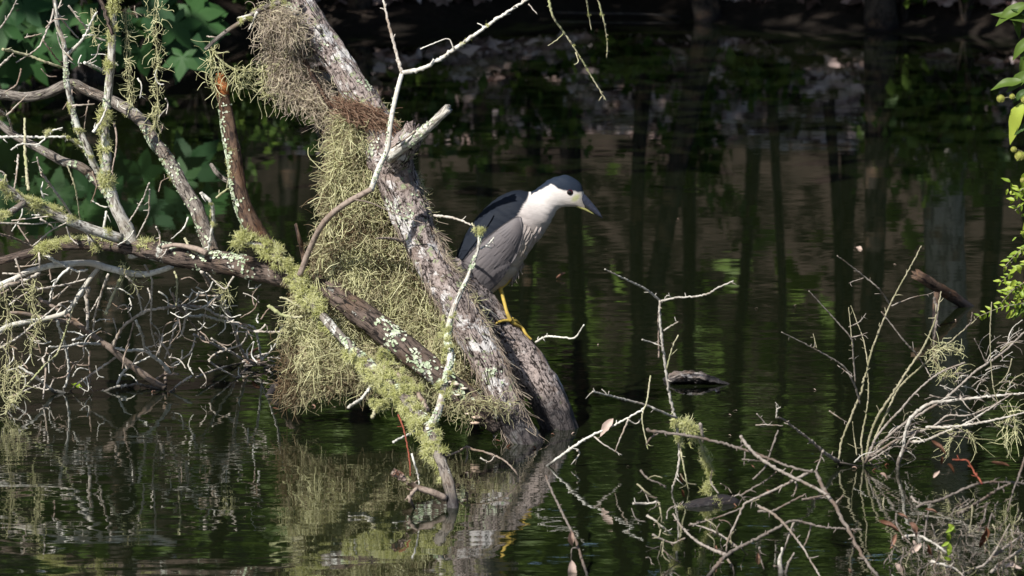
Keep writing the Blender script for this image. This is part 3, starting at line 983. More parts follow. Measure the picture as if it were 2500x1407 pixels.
ub = up(200)
T(fb_root, cB, [(20, 340), (90, 355), (200, 385), (320, 430), (440, 470)], (ub - .2, ub - .05), (3, 4.2), 'twig_green', 5)
T(fb_root, cB, [(460, 380), (560, 280), (610, 190), (660, 90)], (ub - .07, ub - .2), (4, 3.2), 'twig_white', 4)
T(fb_root, cB, [(0, 195), (60, 110), (120, -10)], (ub - .1, ub - .2), (2, 2.2))
T(fb_root, cB, [(110, 430), (250, 340), (295, 270), (350, 140), (368, 60)], (ub - .15, ub - .02), (1.8, 2.6), 'twig', 3)
T(fb_root, cB, [(170, 260), (290, 232)], ub, 1.8)
T(fb_root, cB, [(295, 275), (360, 370), (430, 450)], (ub - .12, ub - .03), (1.8, 2.4), 'twig_brown')
T(fb_root, cB, [(-20, 470), (90, 370)], (ub - .2, ub - .3), 3)
T(fb_root, cB, [(395, 95), (480, 200), (540, 265)], (ub - .03, ub + .1), (2.6, 2))
T(fb_root, cB, [(470, 40), (550, 140), (590, 190), (640, 250), (725, 280)], (ub - .1, ub - .02), (2.4, 3.2), 'twig', 3)
T(fb_root, cB, [(400, 60), (440, -40)], ub, 2)
T(fb_root, cB, [(580, 430), (680, 475), (745, 510)], (ub - .15, ub - .03), (3.5, 3.5), 'twig_white')
T(fb_root, cB, [(-30, 945), (150, 940), (300, 945), (430, 940), (500, 970), (575, 1020)], (ub - .15, ub), (3.2, 3.6), 'twig_white', 6)
T(fb_root, cB, [(75, 1032), (140, 992), (240, 995), (300, 965), (335, 910), (430, 878)], (ub - .2, ub - .12), (2, 2.6), 'twig_white', 6)
T(fb_root, cB, [(170, 815), (170, 950), (175, 1100), (195, 1310)], (ub - .1, ub - .25), (3, 4.4), 'twig_green', 6)
T(fb_root, cB, [(780, 840), (800, 930), (795, 1040), (765, 1190)], (ub - .1, ub - .2), (2.2, 2.2), 'twig_brown', 1)
T(fb_root, cB, [(125, 1065), (115, 1190), (95, 1310)], (ub - .2, ub - .3), (2.2, 2.6))
T(fb_root, cB, [(495, 728), (560, 722), (650, 715)], ub - .1, 2.4)
T(fb_root, cB, [(612, 690), (590, 790), (578, 900)], ub - .05, 1.8, 'twig_brown')
T(fb_root, cB, [(-20, 750), (45, 795), (70, 850), (95, 930)], (ub - .1, ub + .1), (2.6, 3))
T(fb_root, cB, [(45, 795), (130, 710), (190, 650)], ub - .05, (2.4, 1.8))
T(fb_root, cB, [(640, 910), (700, 820), (735, 730)], ub - .16, (3.6, 3), 'twig_white', 3)
T(fb_root, cB, [(640, 640), (610, 650), (575, 610)], ub - .12, 2)
T(fb_root, cA, [(208, 148), (300, 270), (380, 385), (490, 512)], (ub - .35, ub - .1), (2.6, 3.4), 'twig', 3)
T(fb_root, cA, [(345, 115), (370, 180), (390, 250), (412, 400)], (ub - .2, ub - .1), (1.8, 2.2), 'twig_green')
T(fb_root, cA, [(766, 203), (730, 290), (662, 405)], (up(330) - .14, up(330) - .03), (2, 2.8))
T(fb_root, cA, [(768, 235), (765, 300), (758, 370), (700, 485)], (up(330) - .12, up(330) - .03), (1.8, 2.4))
T(fb_root, cA, [(800, 428), (820, 470), (815, 530)], up(380) - .05, (2, 2.6))
T(fb_root, cA, [(545, 350), (535, 410), (520, 500)], ub - .05, 3, 'twig_white')
T(fb_root, cA, [(-20, 408), (150, 414), (250, 408), (335, 400)], (ub - .3, ub - .2), (2.2, 2))
T(fb_root, cA, [(60, 398), (150, 385), (245, 375)], ub - .3, 1.8)
T(fb_root, cA, [(-20, 460), (80, 490), (165, 532)], (ub - .3, ub - .1), (2.6, 3), 'twig_brown')
T(fb_root, cA, [(165, 532), (260, 450), (340, 408)], (ub - .1, ub - .25), (2, 2.2))
T(fb_root, cA, [(340, 425), (360, 480), (400, 520)], ub - .2, 2)
T(fb_root, cA, [(428, 440), (480, 505)], ub - .08, 3.8, 'twig_white')
T(fb_root, cA, [(190, 70), (208, 148), (215, 170)], ub - .35, 2)
T(fb_root, cA, [(30, 160), (20, 220)], ub - .35, 3, 'twig_green')
T(fb_root, cA, [(90, 420), (130, 480), (165, 530)], ub - .2, 1.8, 'twig_brown')
T(fb_root, cA, [(1110, 280), (1160, 240), (1180, 235)], up(560) - .1, 3, 'twig_green')
T(fb_root, cA, [(945, 485), (975, 540), (1010, 570)], up(480) - .03, 3, 'twig_green')
T(fb_root, cA, [(830, 535), (900, 522), (1000, 540), (1060, 565)], (up(400) - .05, up(520) - .05), (5, 8), 'twig_brown')
for _ in range(26):          # loose short twigs among the left limbs
    x, y = rng.uniform(-10, 470), rng.uniform(20, 640)
    a = rng.uniform(0, 6.28)
    L = rng.uniform(25, 80)
    T(fb_root, cI, [(x, y), (x + L * .5 * math.cos(a), y + L * .5 * math.sin(a) + rng.uniform(-6, 6)), (x + L * math.cos(a + .3), y + L * math.sin(a + .3))], ub + rng.uniform(-.3, .1), rng.uniform(1.3, 2.2), random.choice(['twig', 'twig_brown', 'twig_white']), 1)

tufts(fb_root, L3, 90, 0.014, 0.034, 0.0, 0.72, 0.5, (-0.8, -0.5, 0.1))
tufts(fb_root, L2, 16, 0.008, 0.018, 0.5, 0.95)
tufts(fb_root, L5, 44, 0.014, 0.034, 0.0, 0.55, 0.7, (0, -0.4, 0.8))
tufts(fb_root, L5, 16, 0.012, 0.022, 0.55, 1.0, 0.9, (0, -0.4, 1.0))
tufts(fb_root, L5b, 12, 0.012, 0.026)
tufts(fb_root, FB, 52, 0.013, 0.034, 0.70, 0.90, 1.0, (0, -0.5, 1.0))
tufts(fb_root, FB, 22, 0.010, 0.024, 0.53, 0.72, 1.2, (0, -0.3, 1.2))
tufts(fb_root, L6, 16, 0.010, 0.022, 0.05, 0.75, 1.0, (-1, -0.2, 0))
tufts(fb_root, L1, 16, 0.008, 0.018, 0.4, 0.95, 0.8, (-0.8, -0.5, 0.2))
tufts(fb_root, L7, 8, 0.008, 0.018, 0.1, 0.6)
tufts(fb_root, tw[11], 10, 0.010, 0.020, 0.6, 1.0)
tufts(fb_root, tw[12], 6, 0.008, 0.016, 0.4, 1.0)
crust(fb_root, L6, 240, 0.0025, 0.007, 0.08, 0.7, (-1.0, -0.25, 0.0), 1.6, 40)
crust(fb_root, L1, 150, 0.002, 0.006, 0.5, 1.0, (-0.7, -0.6, 0.2), 1.0, 22)
crust(fb_root, L3, 90, 0.003, 0.007, 0.3, 0.9, clusters=14)
crust(fb_root, L2, 60, 0.003, 0.006, 0.3, 0.95, clusters=10)
crust(fb_root, FB, 130, 0.003, 0.007, 0.50, 0.68, (0, -0.5, 1.0), 1.4, 18)
crust(fb_root, FB, 120, 0.003, 0.008, 0.05, 0.26, (-0.3, -0.8, 0.6), 1.0, 16)
crust(fb_root, L4, 30, 0.003, 0.007, 0.4, 1.0, clusters=6)

# ---- tangled dead branch, lower left
YL = 16.62
tb_root = empty('tangled_branch', W(404, 952), 'tangle of pale leafless twigs dipping into the water at lower left', 'branch')
wl = W(404, 952)[1]
T(tb_root, cC, [(-30, 345), (120, 285), (230, 225), (340, 195), (450, 170), (600, 155), (780, 150), (900, 185), (1000, 210), (1100, 235), (1250, 245), (1407, 205), (1480, 175)], (YL - .25, YL - .2, YL - .3), (6, 8, 9, 7), 'twig_white', 5)
T(tb_root, cC, [(-30, 380), (130, 320), (250, 280), (345, 232)], (YL - .3, YL - .22), (4.5, 5.5), 'twig', 3)
T(tb_root, cC, [(-30, 748), (80, 690), (200, 660), (330, 640), (480, 605), (560, 575), (620, 520), (650, 470), (690, 400), (740, 330), (790, 260), (845, 195)], (YL - .35, YL - .2, YL - .22), (7, 6.5, 6), 'twig_white', 8)
T(tb_root, cC, [(75, 575), (200, 580), (330, 610), (480, 640), (600, 655), (680, 690), (760, 740), (860, 820), (960, 890), (1060, 980), (1170, 1060), (1280, 1140), (1390, 1210)] + [(1420, 1225)], (YL - .3, YL - .1, wl), (4, 6, 9, 9), 'twig_brown', 6)
T(tb_root, cC, [(750, 355), (745, 480), (750, 600), (745, 725)], YL - .15, 5, 'twig', 3)
T(tb_root, cC, [(965, 872), (1000, 800), (1030, 740), (1100, 660), (1200, 590), (1300, 550), (1407, 535)] + [(1507 - 176 + 0, 545)][:0] + [(1330 + 1, 545)][:0], (YL - .1, YL - .2), (3.6, 4.2), 'twig', 4)
T(tb_root, cD, [(170, 537), (270, 520), (400, 520), (530, 535), (620, 590), (700, 612), (760, 655)], (YL - .2, YL + .1), (4, 2.6), 'twig', 4)
T(tb_root, cC, [(980, 880), (1080, 900), (1240, 905), (1340, 970), (1407, 1025), (1456, 1095)], (YL - .1, YL + .05), (3.4, 5), 'twig_white', 3)
T(tb_root, cC, [(1000, 955), (880, 1040), (760, 1120), (660, 1190), (597, 1255)], (YL - .05, W(170, 955)[1]), (2.6, 3), 'twig')
T(tb_root, cC, [(420, 870), (560, 865), (650, 845), (750, 840), (890, 847)], (YL - .3, YL - .08), (2.4, 3.6), 'twig_white', 5)
T(tb_root, cC, [(485, 640), (520, 750), (560, 860), (580, 960), (590, 1060), (575, 1160), (545, 1245)], (YL - .2, W(155, 954)[1]), (3, 4.2), 'twig_white', 4)
T(tb_root, cC, [(90, 1355), (200, 1230), (300, 1120), (400, 1010), (490, 930), (540, 800), (600, 620), (645, 470)], (16.2, YL - .2), (2, 2.6), 'twig_green', 3)
T(tb_root, cC, [(-20, 890), (150, 790), (260, 700), (400, 590), (470, 530), (540, 490), (640, 470)], (YL - .4, YL - .22), (2.6, 2.6), 'twig', 3)
T(tb_root, cC, [(370, 65), (430, 110), (510, 150), (600, 190), (660, 220), (755, 205)], (YL - .2, YL - .25), (4, 3.6), 'twig_white', 3)
T(tb_root, cC, [(600, 190), (520, 260), (450, 360), (425, 485)], (YL - .25, YL - .35), (3, 3), 'twig_white', 3)
T(tb_root, cC, [(320, 375), (480, 350), (620, 320), (735, 288)], (YL - .35, YL - .22), (2.2, 2.8))
T(tb_root, cC, [(430, 475), (540, 390), (600, 340)], YL - .32, (2, 1.8))
T(tb_root, cC, [(330, 455), (430, 510), (540, 575), (640, 635), (740, 715)], (YL - .1, YL - .12), (4, 5), 'twig_brown', 3)
T(tb_root, cC, [(930, 245), (880, 380), (845, 500), (815, 600), (800, 745)], (YL - .25, YL - .1), (3.2, 2.6), 'twig', 4)
T(tb_root, cC, [(850, 440), (820, 500), (775, 570)], YL - .2, 1.8)
T(tb_root, cC, [(1050, 250), (990, 380), (950, 480), (905, 592)], (YL - .25, YL - .3), (3, 4.6), 'twig_green', 2)
T(tb_root, cC, [(1080, 255), (1150, 330), (1190, 430), (1220, 575)], (YL - .25, YL - .2), (3, 3))
T(tb_root, cC, [(1165, 640), (1200, 720), (1225, 790), (1245, 905)], (YL - .2, YL - .06), (3.2, 3.6), 'twig_white')
T(tb_root, cC, [(1240, 165), (1300, 280), (1303, 400), (1300, 500), (1295, 620), (1300, 720), (1340, 880)], (YL - .3, YL - .1), (2.6, 2.2), 'twig', 5)
T(tb_root, cC, [(1005, 535), (1075, 510), (1110, 570), (1135, 640)], YL - .2, (1.8, 2.2))
T(tb_root, cC, [(1150, 660), (1110, 800), (1075, 920), (1050, 1060)], YL - .15, (2, 2), 'twig_brown')
T(tb_root, cC, [(150, 1035), (260, 1100), (350, 1160), (450, 1240), (595, 1282)], (16.45, W(160, 958)[1]), (3, 5), 'twig_white', 4)
T(tb_root, cC, [(365, 970), (390, 1060), (385, 1170), (370, 1320)], (16.5, 16.4), (2.6, 2.6), 'twig', 4)
T(tb_root, cC, [(780, 1258), (900, 1250), (1000, 1212), (1090, 1200)], W(250, 955)[1], (2.6, 4), 'twig_white', 5)
T(tb_root, cC, [(1005, 1205), (1040, 1110), (1100, 1050), (1230, 980), (1300, 950)], (W(285, 950)[1], YL), (3.4, 2.4), 'twig_white', 2)
T(tb_root, cC, [(1090, 1210), (1180, 1190), (1260, 1210), (1400, 1230)], W(340, 950)[1], (3, 4), 'twig', 4)
T(tb_root, cC, [(775, 905), (765, 1010), (775, 1100), (768, 1230)], (YL, W(218, 955)[1]), (2.2, 2.4), 'twig_brown', 4)
T(tb_root, cC, [(600, 1000), (680, 1025), (765, 1030)], YL, 1.6, 'twig_brown')
T(tb_root, cC, [(620, 815), (690, 790), (750, 762)], YL - .1, 2.6, 'twig_white')
T(tb_root, cC, [(130, 110), (170, 220), (215, 380)], YL - .3, (2.4, 2), 'twig')
T(tb_root, cC, [(20, 240), (180, 240), (250, 225)], YL - .28, 2)
T(tb_root, cC, [(80, 510), (170, 440), (235, 400)], YL - .35, 2)
T(tb_root, cC, [(330, 30), (340, 120), (340, 200)], YL - .3, 2.6)
T(tb_root, cC, [(130, 180), (220, 178), (330, 155)], YL - .3, 1.8)
T(tb_root, cC, [(60, 1310), (200, 1250), (350, 1185)], 16.3, 1.8)
T(tb_root, cD, [(500, 220), (560, 320), (630, 430), (700, 540), (760, 650), (800, 780), (830, 880), (925, 1020)], (YL - .15, W(613, 890)[1]), (4, 5), 'twig', 6)
T(tb_root, cD, [(430, 765), (520, 800), (650, 870), (760, 920), (870, 995)], (YL, W(600, 885)[1]), (3, 3.4), 'twig', 4)
T(tb_root, cD, [(580, 795), (680, 860), (745, 905)], YL + .2, 2.2)
T(tb_root, cD, [(450, 1130), (580, 1080), (700, 1040), (860, 1005)], (YL + .1, W(600, 885)[1]), (2.2, 2.6))
T(tb_root, cD, [(560, 985), (620, 930), (740, 885), (830, 855), (880, 790), (890, 735)], (YL + .2, YL + .1), (2.2, 2.6))
T(tb_root, cD, [(565, 990), (620, 1035), (700, 1080), (810, 1135)], (YL + .2, W(580, 923)[1]), 2.2)
T(tb_root, cD, [(810, 1140), (850, 1090), (930, 1020)], (W(580, 923)[1], W(614, 890)[1]), 3.4)
T(tb_root, cD, [(370, 600), (480, 610), (495, 595), (620, 630), (740, 660), (850, 680), (945, 700), (980, 790), (1000, 900), (1015, 990)], (YL - .1, YL + .4), (2.6, 3.6), 'twig_white', 6)
T(tb_root, cD, [(1240, 745), (1050, 740), (945, 735), (830, 690), (760, 650)], (YL - .1, YL + .2), (2.2, 3), 'twig', 4)
T(tb_root, cD, [(1050, 675), (1010, 720), (950, 740)], YL + .2, 2.4)
T(tb_root, cD, [(1195, 680), (1150, 820), (1100, 900), (1015, 985)], (YL - .1, YL + .4), (2.4, 3), 'twig_white', 3)
T(tb_root, cD, [(300, 540), (370, 610), (440, 700), (515, 785)], (YL - .15, YL + .1), (2.6, 2.2), 'twig_brown', 2)
T(tb_root, cD, [(370, 545), (350, 690), (310, 780), (150, 840), (0, 885)], (YL - .1, YL), (2.4, 2), 'twig', 4)
T(tb_root, cD, [(315, 658), (270, 680), (240, 820), (185, 975)], YL - .05, 2.6, 'twig', 2)
T(tb_root, cD, [(445, 785), (410, 910), (340, 970), (235, 1028)], YL, (2.2, 2.4), 'twig', 1)
T(tb_root, cD, [(415, 1118), (320, 1180), (220, 1265)], (YL + .05, W(412, 958)[1]), (2.6, 3.2), 'twig', 1)
T(tb_root, cD, [(265, 222), (290, 300), (282, 515)], YL - .22, (2.4, 2.6), 'twig_green', 4)
T(tb_root, cD, [(250, 405), (275, 500), (300, 540)], YL - .2, 2.2, 'twig_brown')
T(tb_root, cD, [(455, 425), (530, 430), (625, 430)], YL - .15, 2)
T(tb_root, cD, [(640, 430), (530, 545)], YL - .15, 2.2)
T(tb_root, cD, [(775, 265), (740, 320), (690, 370), (540, 230)], YL - .2, 2)
T(tb_root, cD, [(100, 748), (140, 805), (135, 940)], YL - .1, 2.4)
T(tb_root, cD, [(168, 755), (150, 860), (100, 965)], YL - .1, 2.4)
T(tb_root, cD, [(165, 845), (210, 910), (240, 1000)], YL - .05, 2.2)
T(tb_root, cD, [(180, 1030), (190, 1100), (185, 1200)], W(404, 940)[1] - .02, 4.5, 'twig_brown')
T(tb_root, cD, [(90, 1160), (180, 1110), (300, 1105)], YL + .05, (3, 4), 'twig_brown')
T(tb_root, cD, [(1090, 960), (1180, 970)], YL + .3, 2)
T(tb_root, cD, [(1050, 1065), (1090, 1085), (1120, 1105)], YL + .25, 2)
for _ in range(105):
    x, y = rng.uniform(-10, 640), rng.uniform(680, 930)
    a = rng.uniform(0, 6.28)
    L = rng.uniform(20, 75)
    T(tb_root, cI, [(x, y), (x + L * .5 * math.cos(a), y + L * .5 * math.sin(a) + rng.uniform(-6, 6)), (x + L * math.cos(a + .4), min(945, y + L * math.sin(a + .4)))], YL + rng.uniform(-.3, .1), rng.uniform(1.0, 1.9), random.choice(['twig', 'twig_brown', 'twig_white', 'twig_white']), 1)

# dark stub poking from the water left of the moss
st = empty('broken_stick', W(655, 965), 'short dark wet stick poking from the water left of the moss curtain', 'stick')
limb(st, 'stick', [(652, 972), (672, 942), (695, 905), (715, 870)], [W(655, 965)[1], W(655, 965)[1] + .03, 16.6, 16.6], (8, 10), M['limb_dark'], k=12)
st = empty('broken_stick', W(2362, 748), 'pale broken stick slanting out of the water beyond the bare shrub', 'stick')
limb(st, 'stick', cH([(665, 158), (720, 192), (800, 240), (872, 290), (900, 312)]), [18.4, 18.45, 18.55, W(2362, 748)[1], W(2362, 748)[1] + .02], (13, 14, 11), M['limb_brown'], k=14, jag=(.03, 0), ridge=.25, wob=0)
limb(st, 'stub', [(2286, 722), (2284, 760), (2282, 800), (2280, 830)], [18.1, 18.1, W(2280, 800)[1] * .5 + 9.05, W(2280, 815)[1]], (8, 7), M['limb_brown'], k=10, jag=(.02, 0), ridge=.2, wob=0)


# ---- leaf shapes
def leaf_shape(seed, roll=0.35, droop=0.25, w=0.36, nseg=9, tint=(0.2, 0.9), twist=0.0):
    """one leaf, unit length along +X, midrib fold and a wavy droop; has its own thickness"""
    r0 = np.random.default_rng(seed)
    mb = MB()
    xs = np.linspace(0, 1, nseg)
    wd = w * np.sin(np.pi * xs ** 0.8) ** 0.9 * 0.5 + 0.004
    top = []
    for x, ww in zip(xs, wd):
        z = -droop * x * x + 0.03 * math.sin(x * 9 + seed)
        for s in (-1, -0.5, 0, 0.5, 1):
            yy_, zz_ = s * ww * (1 + r0.normal(0, 0.07)) * (1 - .25 * abs(roll) * abs(s)), abs(s) ** 1.5 * ww * roll + r0.normal(0, 0.008)
            an_ = twist * x
            top.append((x, yy_ * math.cos(an_) - zz_ * math.sin(an_), z + yy_ * math.sin(an_) + zz_ * math.cos(an_)))
    top = np.array(top)
    bot = top - np.array([0, 0, 0.008])
    n = len(top)
    i, j = np.meshgrid(np.arange(nseg - 1), np.arange(4), indexing='ij')
    q = np.stack([i * 5 + j, (i + 1) * 5 + j, (i + 1) * 5 + j + 1, i * 5 + j + 1], axis=-1).reshape(-1, 4)
    mb.add(np.vstack([top, bot]), np.vstack([q, q[:, ::-1] + n]), None, None, r0.uniform(*tint))
    return mb


def orient(d, n):
    d = Vector([float(c) for c in d]).normalized()
    n = Vector([float(c) for c in n])
    y = n.cross(d).normalized()
    z = d.cross(y)
    return Matrix((d, y, z)).transposed().to_quaternion()


# ---- lichen covered branch standing in the water in front
lb = W(1105, 1238)
lb_root = empty('lichen_branch', lb, 'shaggy yellow green lichen covered branch rising from the water in front of the trunk', 'branch')
Yj = YT0 + .26
LB = limb(lb_root, 'main_limb', [(585, 588), (640, 602), (690, 640), (722, 682), (770, 750), (830, 820), (890, 880), (935, 922), (985, 970), (1035, 1030), (1062, 1090), (1082, 1140), (1097, 1190), (1106, 1240), (1112, 1290)],
          [Yj + .08, Yj + .04, Yj, Yj - .03, Yj - .13, Yj - .3, Yj - .48, Yj - .62, Yj - .8, Yj - 1.0, lb[1] + .22, lb[1] + .12, lb[1] + .05, lb[1], lb[1] - .03], [7, 8, 10, 11, 11, 11, 12, 12, 13, 14, 14, 14, 14, 15, 15], M['limb_grey'], k=16, wob=0.0, rough=0.15, ridge=.1)
yu = LB[0][int(len(LB[0]) * .76)][1]
LU = limb(lb_root, 'limb', [(1172, 562), (1166, 610), (1145, 670), (1117, 730), (1097, 790), (1094, 830), (1100, 870), (1087, 930), (1071, 1000), (1048, 1045)], (yu + .42, yu + .3, yu), (3.5, 5, 7, 8, 9, 10), M['limb_pale'], k=12, wob=0.01, spurs=4)
T(lb_root, cI, [(1207, 580), (1190, 598), (1165, 612)], yu + .42, (2.2, 3), 'twig_white')
T(lb_root, cI, [(1152, 545), (1160, 560), (1168, 585)], yu + .42, 2.4, 'twig_green')
T(lb_root, cI, [(1186, 600), (1200, 606)], yu + .42, 2, 'twig_white')
a1 = T(lb_root, cF, [(-85, 620), (0, 560), (60, 490), (130, 420), (205, 365)], (15.25, 15.5), (3.6, 4.5), 'twig_white', 2)
a2 = T(lb_root, cF, [(85, 690), (110, 620), (200, 560), (300, 515)], (15.1, 15.35), (4, 6), 'twig_green', 3)
a3 = T(lb_root, cF, [(150, 190), (172, 270), (170, 360), (220, 375), (260, 385), (310, 450), (390, 505), (470, 640)], (15.55, 15.35, 15.2), (4, 6, 6, 7), 'twig_brown', 3)
a4 = T(lb_root, cF, [(230, 860), (310, 820), (400, 780), (480, 740)], (14.9, 15.05), (2.6, 3.6), 'twig_white', 2)
a5 = T(lb_root, cF, [(225, 1075), (310, 1120), (400, 1180), (500, 1210), (600, 1255)], (lb[1] - .05, lb[1] + .01), (8, 8, 9), 'twig_brown', 4)
T(lb_root, cF, [(390, 1185), (352, 1230), (345, 1260), (380, 1325)], lb[1] - .03, (5, 4), 'twig_brown', 3)
T(lb_root, cF, [(265, 670), (300, 760), (325, 870), (345, 1000), (350, 1095)], (14.9, lb[1]), (1.8, 2.2), 'twig_red', 1)
T(lb_root, cF, [(360, 940), (375, 1000), (400, 1080), (410, 1160)], lb[1] + .02, (2.4, 2.4), 'twig_white', 3)
T(lb_root, cF, [(600, 960), (680, 930), (740, 895), (790, 912), (900, 940), (1000, 985), (1060, 1040), (1108, 1100)], (15.0, 14.95), (2, 3, 2.4), 'twig_brown', 3)
T(lb_root, cF, [(840, 970), (900, 1000), (940, 960)], 14.95, 1.8)
T(lb_root, cF, [(745, 885), (750, 960), (735, 1000)], 15.0, 2, 'twig_brown')
T(lb_root, cI, [(683, 728), (700, 730), (735, 752)], Yj - .05, 2.4, 'twig_green', 3)
T(lb_root, cI, [(655, 745), (690, 770), (740, 775)], Yj - .05, 4, 'twig_green', 3)
def tufts_at(parent, path, spots, smin, smax):
    p, t, r, _ = path
    for (x, y, n, sp, dr) in spots:
        c = P(x, y, 16)
        best, bi = 1e9, 0
        for i in range(len(p)):
            v = p[i] - _C
            w = c - _C
            dist = np.linalg.norm(np.cross(v, w / np.linalg.norm(w)))
            if dist < best:
                best, bi = dist, i
        for _ in range(n):
            i = int(np.clip(bi + rng.normal(0, sp), 0, len(p) - 1))
            d = rng.normal(size=3) * .75 + np.array(dr)
            d -= t[i] * d.dot(t[i]) * .8
            d /= np.linalg.norm(d) + 1e-9
            s_ = rng.uniform(smin, smax)
            off = r[i] * .8 + abs(rng.normal(0, .012))
            put('lichen_tuft', TUFTS[int(rng.integers(0, 4))], parent, p[i] + d * off, Vector(d).to_track_quat('Z', 'Y'), (s_, s_ * rng.uniform(.7, 1.2), s_ * rng.uniform(.8, 1.4)))


tufts_at(lb_root, LB, [(600, 585, 12, 1.5, (0, -.5, .3)), (640, 605, 5, 1, (0, -.3, -.3)), (695, 640, 22, 3, (0, -.5, .4)), (712, 668, 16, 2, (.2, -.5, -.3)), (735, 705, 12, 2, (-.5, -.4, -.3)), (752, 735, 12, 2, (.6, -.4, .3)), (790, 775, 7, 2, (-.4, -.4, -.6)),
                       (900, 890, 12, 3, (-.5, -.3, -.7)), (930, 915, 22, 3, (-.2, -.4, -.8)), (960, 945, 16, 3, (.2, -.4, .6)), (985, 972, 14, 2, (0, -.5, -.6)), (1020, 1010, 24, 3, (-.4, -.4, -.5)), (1040, 1045, 22, 3, (-.6, -.3, -.2)), (1062, 1100, 16, 2, (-.9, -.2, .1)), (1075, 1125, 8, 2, (-.9, -.2, -.4))], .014, .034)
tufts_at(lb_root, LU, [(1168, 570, 5, 1, (0, -.5, .3)), (1097, 800, 14, 3, (-.4, -.4, 0)), (1098, 850, 12, 3, (-.2, -.6, 0)), (1085, 935, 8, 2, (.3, -.5, 0)), (1075, 985, 7, 2, (.3, -.5, 0))], .009, .020)
for a, px_ in ((a1, [(925, 935, 6, 2, (0, -.3, -.5))]), (a2, [(930, 1000, 10, 2, (0, -.3, -.2)), (965, 970, 10, 2, (0, -.3, .3))]), (a3, [(935, 880, 14, 2, (-.4, -.4, .3)), (975, 915, 8, 2, (.3, -.4, .5)), (1010, 950, 8, 2, (.3, -.4, .4))])):
    tufts_at(lb_root, a, px_, .012, .026)
tufts(lb_root, a5, 6, 0.006, 0.012, 0.0, 0.3)
crust(lb_root, LB, 160, 0.004, 0.010, 0.3, 0.9, (-0.2, -0.8, 0.4), 0.7, 20)
crust(lb_root, LU, 120, 0.003, 0.008, 0.0, 1.0, (0.2, -0.8, 0.3), 0.7, 20)
crust(lb_root, a5, 22, 0.004, 0.008, 0.0, 0.3, (0, -0.6, 1), 1, 4, M['dead_leaf'])

# ---- slender forked branch in front of the trunk
ys = YT0 + .2
sb_root = empty('slender_branch', P(733, 668, ys), 'slender pale forked branch rising across the mossy trunk to the top edge', 'branch')
S1 = T(sb_root, cI, [(732, 672), (755, 612), (790, 545), (840, 500), (908, 462)], (ys, ys - .25), (8, 8, 7), 'twig_brown', 2)
S2 = T(sb_root, cI, [(906, 464), (925, 410), (946, 363), (955, 290), (970, 220), (982, 178)], (ys - .25, ys - .2), (8, 6.5, 6), 'twig_white', 4)
T(sb_root, cI, [(982, 180), (965, 120), (947, 50), (930, -30)], (ys - .2, ys - .1), (4, 3.6), 'twig', 6)
S3 = T(sb_root, cI, [(982, 178), (1030, 168), (1080, 140), (1112, 118), (1160, 85), (1220, 42), (1310, -15)], (ys - .2, ys - .3), (5, 4.6, 4.2), 'twig_white', 10)
T(sb_root, cI, [(1026, 120), (1060, 106), (1095, 95), (1108, 122)], ys - .25, (1.6, 2), 'twig_white')
T(sb_root, cI, [(860, 487), (905, 496), (960, 520), (1035, 546)], (ys - .24, ys - .18), (1.8, 1.5), 'twig_brown', 0)
T(sb_root, cI, [(945, 366), (985, 342), (1015, 320)], ys - .2, (3, 2), 'twig_brown', 0)
tufts(sb_root, S3, 7, 0.006, 0.012, 0.3, 1.0)
crust(sb_root, S2, 26, 0.002, 0.005, 0.1, 1.0, clusters=12)

# ---- twigs hanging in from the top edge
for pts, r, lab, sp in (([(1335, -30), (1350, 40), (1376, 78), (1410, 130), (1446, 190), (1480, 246)], (2.8, 2), 'long drooping lichen dotted twig hanging from the top edge above the heron', 10),
                        ([(1428, -30), (1438, 40), (1444, 74)], (2.2, 2), 'shorter bumpy twig hanging between two longer ones at the top edge', 8),
                        ([(1452, -30), (1474, 50), (1478, 70), (1483, 110), (1481, 142)], (2.2, 2), 'rightmost bumpy twig hanging from the top edge', 8)):
    r_ = empty('hanging_twig', P(pts[0][0], pts[0][1], 15.4), lab, 'twig', 'twigs hanging from the top edge')
    h = limb(r_, 'twig', pts, (15.4, 15.5), r, M['twig_green'], spurs=sp, sl=(0.004, 0.012))
    tufts(r_, h, 4, 0.004, 0.009, 0.0, 0.9)
    if sp == 10:
        limb(r_, 'twig', [(1378, 80), (1362, 96), (1338, 112)], 15.45, 1.5, M['twig_green'])
        limb(r_, 'twig', [(1405, 128), (1412, 150), (1402, 158)], 15.45, 1.5, M['twig_green'])
        limb(r_, 'twig', [(1470, 235), (1462, 246)], 15.5, 1.5, M['twig_green'])
        limb(r_, 'twig', [(1290, 10), (1312, 36)], 15.45, 1.6, M['twig'])

# ------------------------------------------------------------------ Spanish moss
MOSS_G = 'clumps of Spanish moss'


